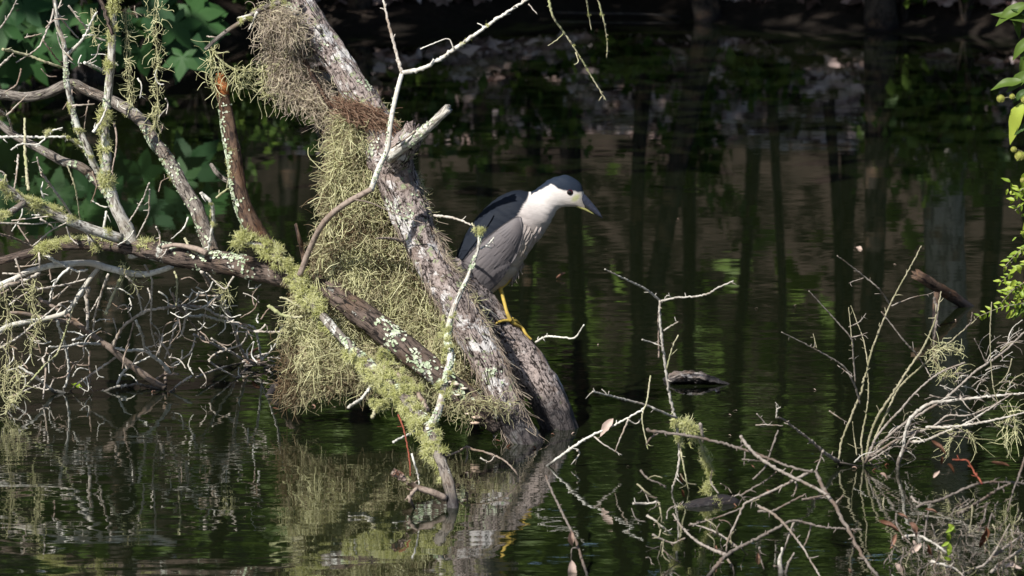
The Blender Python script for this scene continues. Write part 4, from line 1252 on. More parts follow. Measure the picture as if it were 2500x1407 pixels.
def moss_core(mb, L, R, rows, Yf, bulge):
    """the felted inside of the curtain: a closed lumpy sheet"""
    nu, nv = 26, 46
    Vf, Vb = [], []
    for a in np.linspace(0, 1, nv):
        y = rows[0] + (rows[-1] - rows[0]) * a
        l, r = np.interp(y, rows, L), np.interp(y, rows, R)
        for u in np.linspace(0, 1, nu):
            x = l + (r - l) * (0.03 + 0.94 * u)
            Y = Yf(x, y)
            b = bulge * math.sin(math.pi * u) ** 0.6
            nz = 0.035 * mnoise.noise(Vector((x * 0.012, y * 0.012, 4))) + 0.02 * mnoise.noise(Vector((x * .04, y * .012, 1)))
            Vf.append(P(x, y + 8 * mnoise.noise(Vector((x * .03, y * .03, 2))), Y - b + nz))
            Vb.append(P(x, y, Y + b * 0.7 - nz))
    n = len(Vf)
    i, j = np.meshgrid(np.arange(nv - 1), np.arange(nu - 1), indexing='ij')
    q = np.stack([i * nu + j, i * nu + j + 1, (i + 1) * nu + j + 1, (i + 1) * nu + j], axis=-1).reshape(-1, 4)
    edge = [k for k in range(nu)] + [k * nu + nu - 1 for k in range(1, nv)] + [(nv - 1) * nu + k for k in range(nu - 2, -1, -1)] + [k * nu for k in range(nv - 2, 0, -1)]
    qe = [[edge[k], edge[(k + 1) % len(edge)], edge[(k + 1) % len(edge)] + n, edge[k] + n] for k in range(len(edge))]
    mb.add(np.vstack([Vf, Vb]), np.vstack([q, q[:, ::-1] + n, np.array(qe)]), None, None, 0.34)


def curtain():
    root = empty('spanish_moss', P(900, 300, YT0 + .36), 'huge matted curtain of grey green Spanish moss hanging beside the leaning trunk', 'moss', MOSS_G)
    rows = [262, 300, 360, 420, 480, 560, 640, 700, 760, 850, 930, 962]
    L = [835, 822, 814, 806, 797, 789, 772, 736, 708, 704, 700, 704]
    R = [900, 915, 930, 950, 960, 980, 1030, 1070, 1100, 1130, 1160, 1150]

    def Yf(x, y):
        tx = np.interp(y, [262, 560, 760, 960], [YT0 + .38, YT0 + .33, YT0 + .30, YT0 + .30])
        return float(tx + 0.00045 * max(0, 800 - x) - 0.0003 * max(0, x - 950))
    mb = MB()
    moss_core(mb, L, R, rows, Yf, 0.055)
    mb.build('felt', M['moss'], root)
    mb = MB()
    n, nc = 11000, 330
    cy_ = rng.uniform(258, 975, nc)
    ca_ = rng.uniform(0.0, 1.0, nc)
    ca_[:60] = rng.uniform(-0.03, 0.06, 60)
    cy_[60:110] = rng.uniform(900, 980, 50)
    cdep = rng.normal(0.012, 0.02, nc)
    cdir = rng.normal(size=(nc, 3)) * np.array([.5, .2, .3])
    ctint = rng.normal(0, .2, nc)
    kc = rng.integers(0, nc, n)
    loose = rng.uniform(0, 1, n) < .22
    y = np.where(loose, rng.uniform(255, 985, n), cy_[kc] + rng.normal(0, 20, n))
    l, r = np.interp(y, rows, L), np.interp(y, rows, R)
    a = np.where(loose, rng.uniform(-.02, 1, n), np.clip(ca_[kc] + rng.normal(0, 9, n) / (r - l), -.05, 1.0))
    x = l + (r - l) * a
    hem = 968 + 14 * np.sin(x * 0.02) + 10 * np.sin(x * 0.071) + np.where(x > 950, (x - 950) * 0.16, 0)
    y = np.clip(np.minimum(y, hem - rng.uniform(0, 30, n)), 250, 990)
    b = np.array([0.06 * math.sin(math.pi * min(1, max(0, q))) ** 0.6 for q in a])
    base_ = np.array([P(xx, yy, Yf(xx, yy) - bb - dd) for xx, yy, bb, dd in zip(x, y, b, cdep[kc] + rng.uniform(-.012, .022, n))])
    d0 = rng.normal(size=(n, 3)) * np.array([0.9, 0.5, 0.8]) + np.array([0, -0.12, -0.45]) + cdir[kc]
    pts = walk(base_, d0, 11, rng.uniform(0.003, 0.0095, n), 0.24, (0, -0.05, -1), 0.10, .8)
    # keep strands out of the water
    pts[:, :, 2] = np.maximum(pts[:, :, 2], 0.006)
    fl = np.array([mnoise.noise(Vector((xx * .008, yy * .008, 0))) for xx, yy in zip(x, y)])
    t = np.clip(0.52 + 0.6 * fl + ctint[kc] + rng.normal(0, 0.22, n) - 0.15 * (a < 0.06) - 0.12 * np.clip((y - 880) / 100, 0, 1) * (a < .35), 0, 1)
    rad = np.linspace(1.0, 0.5, 11)[None, :] * rng.uniform(0.0010, 0.0020, n)[:, None]
    strand_mesh(mb, pts, rad, t)
    # long pale threads trailing down the drape
    n = 420
    y = rng.uniform(290, 880, n)
    l, r = np.interp(y, rows, L), np.interp(y, rows, R)
    x = l + (r - l) * rng.uniform(0.02, .98, n)
    b2 = np.array([P(a_, c_, Yf(a_, c_) - .06 - rng.uniform(0, .04)) for a_, c_ in zip(x, y)])
    pts = walk(b2, rng.normal(size=(n, 3)) * .3 + np.array([-.1, -.05, -1]), 18, rng.uniform(.005, .010, n), .17, (0, 0, -1), .12, .8)
    pts[:, :, 2] = np.maximum(pts[:, :, 2], 0.006)
    strand_mesh(mb, pts, np.full((n, 18), .0016), np.clip(rng.normal(.8, .15, n), 0, 1))
    o = mb.build('strands', M['moss'], root)
    o['kind'] = 'stuff'


curtain()


def festoon(label, paths, n, spread, m='moss', tint=(0.35, 1.0), ln=9, step=(0.004, 0.009), curl=0.42, down=0.08, rad=(0.0010, 0.0017), along=0.5, taper=True):
    """moss hanging along paths of (px, py, Y); spread in metres"""
    root = empty('spanish_moss', P(*paths[0][0]), label, 'moss', MOSS_G)
    mb = MB()
    for path in paths:
        w = np.array([P(*p) for p in path])
        q = catmull(w, 0.004)
        t, n1, n2 = frames(q)
        i = rng.integers(0, len(q), n)
        f = i / len(q)
        sp = spread * ((1 - 0.65 * f) if taper else 1)
        b = q[i] + rng.normal(size=(n, 3)) * np.reshape(sp, (-1, 1)) * np.array([1, 0.7, 0.6])
        d0 = rng.normal(size=(n, 3)) * 0.8 + t[i] * along
        pts = walk(b, d0, ln, rng.uniform(*step, n), curl * .75, (0, 0, -1), down, .78)
        pts[:, :, 2] = np.maximum(pts[:, :, 2], 0.004)
        r = np.linspace(1, 0.5, ln)[None, :] * rng.uniform(*rad, n)[:, None]
        strand_mesh(mb, pts, r, np.clip(rng.uniform(tint[0], tint[1], n), 0, 1))
        # a few long carrying threads
        for _ in range(3):
            qq = q + np.cumsum(rng.normal(size=q.shape) * 0.0008, axis=0)
            strand_mesh(mb, qq[None], np.full((1, len(qq)), 0.0013), [tint[0]])
    mb.build('strands', M[m], root)['kind'] = 'stuff'
    return root


YU = YT0 + .42
festoon('thick pinkish grey moss beard under the top of the leaning trunk', [[(690, 25, YU), (692, 90, YU), (700, 150, YU), (728, 215, YU), (765, 255, YU)],
        [(655, 60, YU), (668, 120, YU), (690, 200, YU), (735, 240, YU)], [(720, 110, YU), (760, 190, YU), (810, 260, YU - .02), (845, 290, YU - .05)],
        [(740, 220, YU), (790, 262, YU), (830, 300, YU - .03)], [(650, 40, YU - .05), (690, 45, YU - .1), (720, 80, YU - .1)]], 560, 0.024, 'moss_pink', (0.3, 1.0), down=0.10, along=1.3, taper=False, ln=13, curl=.27, rad=(.0010, .0018))
festoon('airy yellow green moss strand strung between the broken limb and the beard', [[(525, 110, YU), (515, 170, YU), (525, 225, YU)], [(510, 110, YU), (540, 150, YU), (580, 172, YU), (640, 165, YU), (690, 150, YU)],
        [(575, 175, YU), (590, 210, YU), (620, 175, YU)], [(655, 170, YU), (640, 215, YU), (655, 240, YU)]], 46, 0.012, tint=(0.7, 1.0), taper=False, curl=0.22, step=(.006, .012), rad=(.0012, .0019))
festoon('ragged moss hanging under the butt of the dark fallen branch', [[(1000, 880, YT0 + .1), (1010, 940, YT0 + .08), (1020, 985, YT0 + .06)], [(1060, 920, YT0 + .05), (1075, 970, YT0 + .04), (1090, 1010, YT0 + .02)], [(1120, 950, YT0), (1130, 990, YT0 - .01), (1140, 1020, YT0 - .02)], [(900, 800, YT0 + .2), (930, 880, YT0 + .18), (950, 960, YT0 + .16)], [(1140, 985, YT0 - .05), (1200, 985, YT0 - .08), (1240, 1010, YT0 - .06)]], 150, 0.020, 'moss', (0.2, .9), taper=False)
festoon('short moss tail dangling below the beard', [[(690, 200, YU), (698, 240, YU), (696, 280, YU)]], 26, 0.008, 'moss_pink', (0.4, 1))
festoon('longer moss pendant hanging from the lichen covered upright limb at top', [[(385, -20, ub - .1), (378, 60, ub - .1), (385, 130, ub - .1), (382, 200, ub - .1), (384, 260, ub - .1), (376, 312, ub - .1)]], 150, 0.017, tint=(0.55, 1.0), curl=0.3, rad=(.0013, .0021), down=.12)
festoon('shorter moss pendant hanging just left of the longer one', [[(305, 20, ub - .1), (312, 90, ub - .1), (312, 150, ub - .1), (316, 200, ub - .1), (322, 256, ub - .1)]], 90, 0.012, tint=(0.5, 1.0), curl=0.3, rad=(.0013, .0021), down=.12)
festoon('loose wisp of moss beside the upright limb near top left', [[(222, 20, ub - .1), (228, 80, ub - .1), (235, 115, ub - .1)]], 22, 0.012, tint=(0.6, 1))
festoon('dry moss draped over twigs at the lower left edge', [[(5, 690, YL - .4), (20, 780, YL - .4), (15, 880, YL - .4), (5, 960, YL - .45)], [(80, 680, YL - .4), (78, 740, YL - .4), (90, 800, YL - .4), (70, 850, YL - .4)],
        [(40, 880, YL - .4), (45, 950, YL - .45), (15, 1000, YL - .5)]], 90, 0.016, 'moss', (0.45, 1), curl=0.36)
festoon('few moss curls dangling below the pale curved twig', [[(300, 640, YL - .3), (305, 670, YL - .3), (295, 700, YL - .3)], [(330, 665, YL - .3), (325, 700, YL - .3)]], 16, 0.008, tint=(0.4, .9))
festoon('small green moss tuft caught on a slanting twig left of the curtain', [[(535, 690, YL - .2), (545, 720, YL - .2), (540, 755, YL - .2)], [(555, 700, YL - .2), (560, 735, YL - .2)]], 20, 0.008, tint=(0.6, 1))
# fringe on the trunk
root = empty('spanish_moss', TRUNK[0][60], 'short bristly moss fringe along the right edge of the leaning trunk', 'moss', MOSS_G)
mb = MB()
p, t, r, _ = TRUNK
n = 330
fc = rng.uniform(0.24, 0.63, 34)
i = (np.clip(fc[rng.integers(0, 34, n)] + rng.normal(0, .006, n), 0, 1) * (len(p) - 1)).astype(int)
out_ = np.array([0.95, -0.05, 0.25])[None] + rng.normal(size=(n, 3)) * 0.2
out_ -= t[i] * np.sum(out_ * t[i], axis=1)[:, None]
out_ /= np.linalg.norm(out_, axis=1)[:, None]
bs = p[i] + out_ * (r[i] * 0.98)[:, None]
pts = walk(bs, out_ + rng.normal(size=(n, 3)) * 0.5 + np.array([0, 0, -.1]), 7, rng.uniform(0.002, 0.0085, n) * rng.uniform(.5, 1.1, n), 0.22, (0, 0, -1), 0.12, .8)
strand_mesh(mb, pts, np.linspace(1, 0.45, 7)[None] * rng.uniform(.0009, .0015, n)[:, None], rng.uniform(0.35, 1, n))
mb.build('strands', M['moss'], root)['kind'] = 'stuff'
# combed fibres lying along the trunk below the heron
root = empty('spanish_moss', TRUNK[0][30], 'brown fibrous moss combed down along the lower trunk below the heron', 'moss', MOSS_G)
mb = MB()
n = 900
i = (np.clip(np.where(rng.uniform(0, 1, n) < .7, rng.uniform(0.10, 0.42, n), rng.uniform(.05, .5, n)), 0, 1) * (len(p) - 1)).astype(int)
sel = rng.uniform(0, 1, n) < .72
dirs = np.where(sel[:, None], np.array([0.95, -0.25, 0.4]), np.array([-0.8, -0.45, -0.35])) + rng.normal(size=(n, 3)) * 0.28
dirs -= t[i] * np.sum(dirs * t[i], axis=1)[:, None]
dirs /= np.linalg.norm(dirs, axis=1)[:, None]
bs = p[i] + dirs * (r[i] * 1.0)[:, None]
pts = walk(bs, -t[i] + rng.normal(size=(n, 3)) * 0.25 + dirs * .02, 8, rng.uniform(0.005, 0.012, n), 0.13, (0, 0, -1), 0.05)
strand_mesh(mb, pts, np.linspace(1, 0.5, 8)[None] * rng.uniform(.0009, .0015, n)[:, None], rng.uniform(0.0, .75, n))
mb.build('strands', M['moss_pink'], root)['kind'] = 'stuff'
# pine needles lodged on the trunk where the curtain starts
root = empty('needle_mat', P(900, 285, YT0 + .25), 'mat of rust brown pine needles lodged on the trunk above the moss', 'pine needles')
mb = MB()
n = 1100
x = rng.uniform(835, 952, n)
y = 262 + (x - 835) * 0.36 + rng.normal(0, 12, n)
bs = np.array([P(a, b, YT0 + .235 + rng.uniform(-.02, .03)) for a, b in zip(x, y)])
d0 = np.array([0.75, -0.1, -0.5])[None] * rng.choice([-1, 1], n)[:, None] + rng.normal(size=(n, 3)) * 0.28
pts = walk(bs, d0, 6, rng.uniform(0.006, 0.012, n), 0.08, (0, -.1, -1), 0.08)
strand_mesh(mb, pts, np.full((n, 6), 0.0011), rng.uniform(0, 1, n))
mb.build('needles', M['needles'], root)['kind'] = 'stuff'

# ------------------------------------------------------------------ the night heron
exec_heron = True
YB = YT0 + 0.295


def heron():
    # stations along the body: top px, bottom px, half width (m)
    st = [((1146, 716), (1160, 744), .012), ((1132, 690), (1182, 736), .030), ((1112, 648), (1215, 707), .050), ((1120, 607), (1240, 690), .062), ((1138, 570), (1258, 672), .070), ((1164, 531), (1273, 648), .076),
          ((1197, 498), (1288, 622), .080), ((1230, 475), (1305, 598), .080), ((1263, 466), (1323, 578), .072), ((1286, 468), (1338, 554), .058), ((1301, 467), (1350, 532), .048),
          ((1318, 455), (1361, 513), .041), ((1340, 439), (1377, 505), .037), ((1364, 430), (1391, 505), .035), ((1384, 428), (1404, 506), .033), ((1405, 438), (1411, 508), .027),
          ((1418, 450), (1419, 511), .019), ((1424, 466), (1428, 514), .009)]
    arr = []
    for (tx, ty), (bx, by), hw in st:
        arr.append([tx, ty, 0, bx, by, hw])
    arr = np.array(arr, float)
    # resample
    ext = np.vstack([2 * arr[0] - arr[1], arr, 2 * arr[-1] - arr[-2]])
    out = []
    for i in range(len(arr) - 1):
        a, b, c, d = ext[i:i + 4]
        for s in np.linspace(0, 1, 12, endpoint=False):
            out.append(0.5 * (2 * b + (c - a) * s + (2 * a - 5 * b + 4 * c - d) * s * s + (3 * b - a - 3 * c + d) * s ** 3))
    out.append(arr[-1])
    A = np.array(out)
    K = 96
    root = empty('night_heron', P(1243, 785, YB - .03), 'black crowned night heron with black cap and grey wings standing on the forked trunk', 'bird')
    ang = np.arange(K) * 2 * math.pi / K
    Nn = len(A)
    V = np.zeros((Nn, K, 3))
    PX = np.zeros((Nn, K, 2))
    for i in range(Nn):
        tx, ty, _, bx, by, hw = A[i]
        c = (np.cos(ang) + 1) / 2            # 1 top .. 0 bottom
        px = bx + (tx - bx) * c
        py = by + (ty - by) * c
        sn = np.sin(ang)
        wid = np.sign(sn) * np.abs(sn) ** 0.9 * hw
        for j in range(K):
            V[i, j] = P(px[j], py[j], YB) + np.array([0, -wid[j], 0])
        PX[i, :, 0], PX[i, :, 1] = px, py
    # feather ruffle
    for i in range(Nn):
        for j in range(K):
            f = mnoise.noise(Vector((PX[i, j, 0] * .05 - PX[i, j, 1] * .09, (PX[i, j, 0] + PX[i, j, 1]) * .02, math.sin(ang[j]) * 2)))
            V[i, j] += (V[i, j] - V[i].mean(0)) * 0.035 * f
    i, j = np.meshgrid(np.arange(Nn - 1), np.arange(K), indexing='ij')
    q = np.stack([i * K + j, i * K + (j + 1) % K, (i + 1) * K + (j + 1) % K, (i + 1) * K + j], axis=-1).reshape(-1, 4)
    V2 = np.vstack([V.reshape(-1, 3), V[0].mean(0), V[-1].mean(0) + np.array([0.006, 0, -0.002])])
    c0, c1 = Nn * K, Nn * K + 1
    tr = [[c0, (m + 1) % K, m] for m in range(K)] + [[c1, (Nn - 1) * K + m, (Nn - 1) * K + (m + 1) % K] for m in range(K)]
    mb = MB()
    mb.add(V2, q, tr)
    # plumage colours by where on the bird the feather grows
    cap_line = [(1290, 476), (1312, 466), (1330, 456), (1346, 447), (1364, 458), (1379, 463), (1392, 463), (1402, 465), (1413, 468), (1424, 466), (1440, 457)]
    back_line = [(1095, 668), (1115, 657), (1148, 613), (1187, 577), (1227, 547), (1259, 528), (1268, 512), (1277, 496), (1288, 482), (1292, 470), (1296, 455)]
    cl, bl = np.array(cap_line), np.array(back_line)
    cols = np.zeros((len(V2), 4))
    cols[:, 3] = 1
    pxs = np.vstack([PX.reshape(-1, 2), [[1152, 730]], [[1430, 495]]])

    def sm(x, w):
        return min(1, max(0, 0.5 + x / (2 * w)))
    for n_, (x, y) in enumerate(pxs):
        wv = 3 * mnoise.noise(Vector((x * .12, y * .12, 0)))
        white = np.array([0.69, 0.645, 0.62])
        grey = np.array([0.36, 0.312, 0.30])
        buff = np.array([0.42, 0.36, 0.29])
        c = white
        # white throat and neck fades into grey breast, buff belly
        f = sm((y - 522) + (1300 - x) * .38 + wv * 2, 36)
        c = c * (1 - f) + grey * f
        f2 = sm((y - 600) + (x - 1270) * 0.8 + wv * 2, 40)
        c = c * (1 - f2) + buff * f2
        # back, black with a blue cast
        yb = np.interp(x, bl[:, 0], bl[:, 1])
        if x < 1291:
            f = sm(yb - y + wv, 2.5) * sm(1289 - x + (y - 480) * -0.35 + wv, 3)
            c = c * (1 - f) + np.array([0.013, 0.017, 0.026]) * f
        if x >= 1296:
            yc = np.interp(x, cl[:, 0], cl[:, 1])
            f = sm(yc - y + wv * .5, 1.5)
            c = c * (1 - f) + np.array([0.019, 0.027, 0.044]) * f
        # greenish yellow lores in front of the eye
        dl = math.hypot((x - 1405) * .8 + (y - 480) * -.6, ((x - 1405) * .6 + (y - 480) * .8) * 1.7 - 2)
        f = sm(11 - dl, 5) * .7
        c = c * (1 - f) + np.array([0.52, 0.55, 0.22]) * f
        cols[n_, :3] = c
    body = mb.build('body', M['plumage'], root)
    ca = body.data.attributes.new('plumage', 'FLOAT_COLOR', 'POINT')
    ca.data.foreach_set('color', cols.astype(np.float32).ravel())
    bvh = BVHTree.FromPolygons([Vector(v) for v in V2], [list(map(int, f)) for f in q] + tr)

    def surf(x, y, near=True, off=0.0):
        o = Vector(P(x, y, YB - .5 if near else YB + .5))
        d = (Vector(P(x, y, YB + .5 if near else YB - .5)) - o).normalized()
        h = bvh.ray_cast(o, d)
        if h[0] is None:
            return None
        return np.array(h[0]) - np.array(d) * off

    def place(x, y, near=True, off=0.0):
        s = surf(x, y, near, off)
        if s is not None:
            return s
        hit = bvh.find_nearest(Vector(P(x, y, YB)))
        yy = hit[0].y + (-off if near else off)
        return P(x, y, yy)

    # ---- folded wings: a smooth shell plus overlapping feathers
    top_e = [(1272, 530), (1258, 530), (1228, 549), (1188, 579), (1150, 615), (1118, 655), (1130, 690), (1148, 718)]
    bot_e = [(1276, 562), (1275, 584), (1262, 622), (1247, 645), (1234, 662), (1212, 682), (1182, 706), (1154, 722)]
    for near in (True, False):
        wroot_mb = MB()
        te = catmull(np.array([(a, b, 0) for a, b in top_e], float), 40, False)
        be = catmull(np.array([(a, b, 0) for a, b in bot_e], float), 40, False)
        nv = 15
        G = np.zeros((40, nv, 3))
        for i_ in range(40):
            for j_ in range(nv):
                f = j_ / (nv - 1)
                x, y = te[i_, :2] * (1 - f) + be[i_, :2] * f
                edge = min(1, 4 * min(f, 1 - f) + .15) * min(1, 6 * i_ / 39 + .25)
                s = place(x, y, near, 0.0)
                yy = s[1]
                G[i_, j_] = P(x, y, yy) + np.array([0, (-1 if near else 1) * (0.004 + 0.013 * edge * (0.55 + .45 * math.sin(math.pi * f))), 0])
        # smooth the depth so the shell does not follow every ruffle
        for _ in range(4):
            G[1:-1, :, 1] = (G[:-2, :, 1] + 2 * G[1:-1, :, 1] + G[2:, :, 1]) / 4
            G[:, 1:-1, 1] = (G[:, :-2, 1] + 2 * G[:, 1:-1, 1] + G[:, 2:, 1]) / 4
        Bk = G.copy()
        Bk[:, :, 1] += (0.012 if near else -0.012)
        n_ = 40 * nv
        i2, j2 = np.meshgrid(np.arange(39), np.arange(nv - 1), indexing='ij')
        qq = np.stack([i2 * nv + j2, i2 * nv + j2 + 1, (i2 + 1) * nv + j2 + 1, (i2 + 1) * nv + j2], axis=-1).reshape(-1, 4)
        edge_ = [k for k in range(nv)] + [k * nv + nv - 1 for k in range(1, 40)] + [39 * nv + k for k in range(nv - 2, -1, -1)] + [k * nv for k in range(38, 0, -1)]
        qe = [[edge_[k], edge_[(k + 1) % len(edge_)], edge_[(k + 1) % len(edge_)] + n_, edge_[k] + n_] for k in range(len(edge_))]
        wroot_mb.add(np.vstack([G.reshape(-1, 3), Bk.reshape(-1, 3)]), np.vstack([qq, qq[:, ::-1] + n_, np.array(qe)]), None, None, 0.5)
        wing = wroot_mb.build('wing', M['wing'], root)
        # overlapping feathers laid along the wing
        feathers = []
        for row, (v0, v1, cnt, ln, wd) in enumerate(((0.06, 0.22, 9, 13, 4.5), (0.16, 0.36, 9, 15, 5.0), (0.30, 0.55, 8, 20, 5.5), (0.45, 0.70, 7, 26, 6), (0.58, 0.80, 6, 34, 6))):
            for c_ in range(cnt):
                f = 0.06 + 0.88 * (c_ + 0.5 * (row % 2)) / cnt
                feathers.append((v0 + (v1 - v0) * rng.uniform(.2, .8), f, ln, wd, row))
        for (u, f, ln, wd, row) in feathers:
            ui = u * 39
            fm = MB()
            L_ = 9
            rows_ = []
            sgn = -1 if near else 1
            for k in range(L_):
                s = k / (L_ - 1)
                iu = min(38.99, ui + ln * s * 0.39 * 1.0)
                i0 = int(iu)
                ww = wd * 0.011 * math.sin(math.pi * min(1, (0.12 + 0.86 * s)) ** 0.7) + 0.002
                for sd in (-1, -.4, 0.4, 1):
                    ff = min(.97, max(.03, f + sd * ww))
                    jj = ff * (nv - 1)
                    j0 = min(nv - 2, int(jj))
                    fr = iu - i0
                    fj = jj - j0
                    pnt = (G[i0, j0] * (1 - fr) + G[i0 + 1, j0] * fr) * (1 - fj) + (G[i0, j0 + 1] * (1 - fr) + G[i0 + 1, j0 + 1] * fr) * fj
                    lift = 0.0004 + 0.0013 * s - 0.0010 * abs(sd) + 0.0003 * row
                    rows_.append(pnt + np.array([0, sgn * lift, 0.0004]))
            rows_ = np.array(rows_)
            i2, j2 = np.meshgrid(np.arange(L_ - 1), np.arange(3), indexing='ij')
            qf = np.stack([i2 * 4 + j2, i2 * 4 + j2 + 1, (i2 + 1) * 4 + j2 + 1, (i2 + 1) * 4 + j2], axis=-1).reshape(-1, 4)
            fm.add(rows_, qf, None, None, float(np.clip(rng.normal(.5, .10), 0, 1)))
            fm.build('feather', M['wing'], wing)
        # long flight feathers along the lower edge, reaching past the shell to the tail
        for k in range(6):
            fm = MB()
            a0 = np.array([1245 - 7 * k, 640 + 4 * k], float)
            a1 = np.array([1176 - 4.5 * k, 722 - 4 * k], float)
            nrm_ = np.array([-(a1 - a0)[1], (a1 - a0)[0]]) / np.linalg.norm(a1 - a0)
            rows_ = []
            for m_ in range(12):
                s = m_ / 11
                c_ = a0 + (a1 - a0) * s + nrm_ * (-5 * math.sin(math.pi * s))
                ww = 6.5 * math.sin(math.pi * (0.2 + 0.76 * s)) ** .5
                for sd in (-1, 0, 1):
                    x, y = c_ + nrm_ * sd * ww
                    yb_ = place(x, y, near, 0)[1]
                    rows_.append(P(x, y, yb_) + np.array([0, (-1 if near else 1) * (0.009 + 0.0016 * k * (1 - s) + 0.001 * (1 - abs(sd))), 0]))
            i2, j2 = np.meshgrid(np.arange(11), np.arange(2), indexing='ij')
            fm.add(np.array(rows_), np.stack([i2 * 3 + j2, i2 * 3 + j2 + 1, (i2 + 1) * 3 + j2 + 1, (i2 + 1) * 3 + j2], axis=-1).reshape(-1, 4), None, None, .35 + .05 * k)
            fm.build('flight_feather', M['wing'], wing)
    # ---- black mantle feathers hanging over the wing
    for near in (True, False):
        for k in range(5):
            fm = MB()
            a0 = np.array([1200 - 14 * k, 520 + 14 * k], float)
            a1 = np.array([1142 - 7 * k, 606 + 12 * k], float)
            nrm_ = np.array([-(a1 - a0)[1], (a1 - a0)[0]]) / np.linalg.norm(a1 - a0)
            rows_ = []
            for m_ in range(12):
                s = m_ / 11
                c_ = a0 + (a1 - a0) * s
                ww = (9 - .6 * k) * math.sin(math.pi * (0.2 + 0.78 * s)) ** .6
                for sd in (-1, 0, 1):
                    x, y = c_ + nrm_ * sd * ww
                    yb_ = place(x, y, near, 0)[1]
                    rows_.append(P(x, y, yb_) + np.array([0, (-1 if near else 1) * (0.0035 + 0.0012 * (4 - k) * (1 - s) + .0012 * (1 - abs(sd))), 0]))
            i2, j2 = np.meshgrid(np.arange(11), np.arange(2), indexing='ij')
            fm.add(np.array(rows_), np.stack([i2 * 3 + j2, i2 * 3 + j2 + 1, (i2 + 1) * 3 + j2 + 1, (i2 + 1) * 3 + j2], axis=-1).reshape(-1, 4), None, None, rng.uniform(.3, .7))
            fm.build('back_feather', M['mantle'], root)
    # ---- tail
    fm = MB()
    for k, (x, y) in enumerate(((1154, 738), (1160, 742), (1167, 741))):
        q_ = catmull([P(1212, 690, YB + .004 * k), P(1190, 712 + 2 * k, YB + .004 * k), P(x, y, YB + .004 * k)], 0.006)
        t_, n1_, n2_ = frames(q_)
        w_ = 0.012 * np.sin(np.pi * (0.25 + 0.7 * np.linspace(0, 1, len(q_)))) ** .5
        side_ = np.cross(t_, np.array([0, 1.0, 0]))
        tb = []
        for m_ in range(len(q_)):
            for sd in (-1, 0, 1):
                tb.append(q_[m_] + side_[m_] * w_[m_] * sd + np.array([0, -.002 * (1 - abs(sd)), 0]))
        i2, j2 = np.meshgrid(np.arange(len(q_) - 1), np.arange(2), indexing='ij')
        fm.add(np.array(tb), np.stack([i2 * 3 + j2, i2 * 3 + j2 + 1, (i2 + 1) * 3 + j2 + 1, (i2 + 1) * 3 + j2], axis=-1).reshape(-1, 4), None, None, .3)
    fm.build('tail', M['wing'], root)

    # ---- bill: two mandibles
    def mandible(name, up_, lo_, hw_, m_):
        b_ = MB()
        n_ = len(up_)
        u_ = np.array(up_, float)
        l_ = np.array(lo_, float)
        ringv = []
        kk = 12
        an_ = np.arange(kk) * 2 * math.pi / kk
        for i_ in range(n_):
            for a_ in an_:
                f = (math.cos(a_) + 1) / 2
                x, y = l_[i_] * (1 - f) + u_[i_] * f
                ringv.append(P(x, y, YB) + np.array([0, -math.sin(a_) * hw_[i_], 0]))
        i2, j2 = np.meshgrid(np.arange(n_ - 1), np.arange(kk), indexing='ij')
        qq_ = np.stack([i2 * kk + j2, i2 * kk + (j2 + 1) % kk, (i2 + 1) * kk + (j2 + 1) % kk, (i2 + 1) * kk + j2], axis=-1).reshape(-1, 4)
        tip_ = len(ringv)
        ringv.append(P(*((u_[-1] + l_[-1]) / 2), YB))
        b_.add(np.array(ringv), qq_, [[tip_, (n_ - 1) * kk + a, (n_ - 1) * kk + (a + 1) % kk] for a in range(kk)], None, .5)
        return b_.build(name, m_, root)
    mandible('upper_bill', [(1411, 470), (1425, 472), (1435, 481.5), (1446, 495), (1457, 508), (1465, 520), (1471, 532)], [(1402, 489), (1413, 495), (1424, 503), (1436, 512), (1449, 520), (1461, 528), (1471, 534)],
             [.0205, .0175, .0135, .0105, .0075, .0048, .0015], M['bill'])
    mandible('lower_bill', [(1396, 489), (1410, 495), (1422, 503), (1434, 511), (1446, 519.5), (1453, 524)], [(1392, 500), (1406, 506), (1419, 512), (1431, 516), (1442, 521), (1451, 525)],
             [.0195, .0165, .0125, .009, .005, .0015], M['bill_low'])
    # nostril groove
    g_ = MB()
    tube(g_, catmull([P(1421, 487, YB - .0135), P(1427, 491, YB - .0115), P(1434, 497, YB - .0100)], .003), .0011, 5)
    g_.build('nostril', M['dark'], root)
    # ---- eyes
    for near in (True, False):
        c = place(1391, 470, near, -.0045)
        e = MB()
        uu, vv = np.meshgrid(np.linspace(0, math.pi, 12), np.linspace(0, 2 * math.pi, 20, endpoint=False), indexing='ij')
        R_ = 0.0125
        S_ = np.stack([np.sin(uu) * np.cos(vv) * R_ * 1.0, -np.cos(uu) * R_ * .75 * (1 if near else -1), np.sin(uu) * np.sin(vv) * R_ * .88], axis=-1)
        i2, j2 = np.meshgrid(np.arange(11), np.arange(20), indexing='ij')
        qq_ = np.stack([i2 * 20 + j2, i2 * 20 + (j2 + 1) % 20, (i2 + 1) * 20 + (j2 + 1) % 20, (i2 + 1) * 20 + j2], axis=-1).reshape(-1, 4)
        e.add(S_.reshape(-1, 3) + c, qq_, None, None, 1.0)
        eye = e.build('eye', M['iris'], root)
        pm = MB()
        R2 = 0.0082
        S2_ = np.stack([np.sin(uu) * np.cos(vv) * R2, -np.cos(uu) * R2 * .5 * (1 if near else -1), np.sin(uu) * np.sin(vv) * R2], axis=-1)
        pm.add(S2_.reshape(-1, 3) + c + np.array([-.0010, (-.0070 if near else .0070), .0006]), qq_)
        pm.build('pupil', M['pupil'], eye)
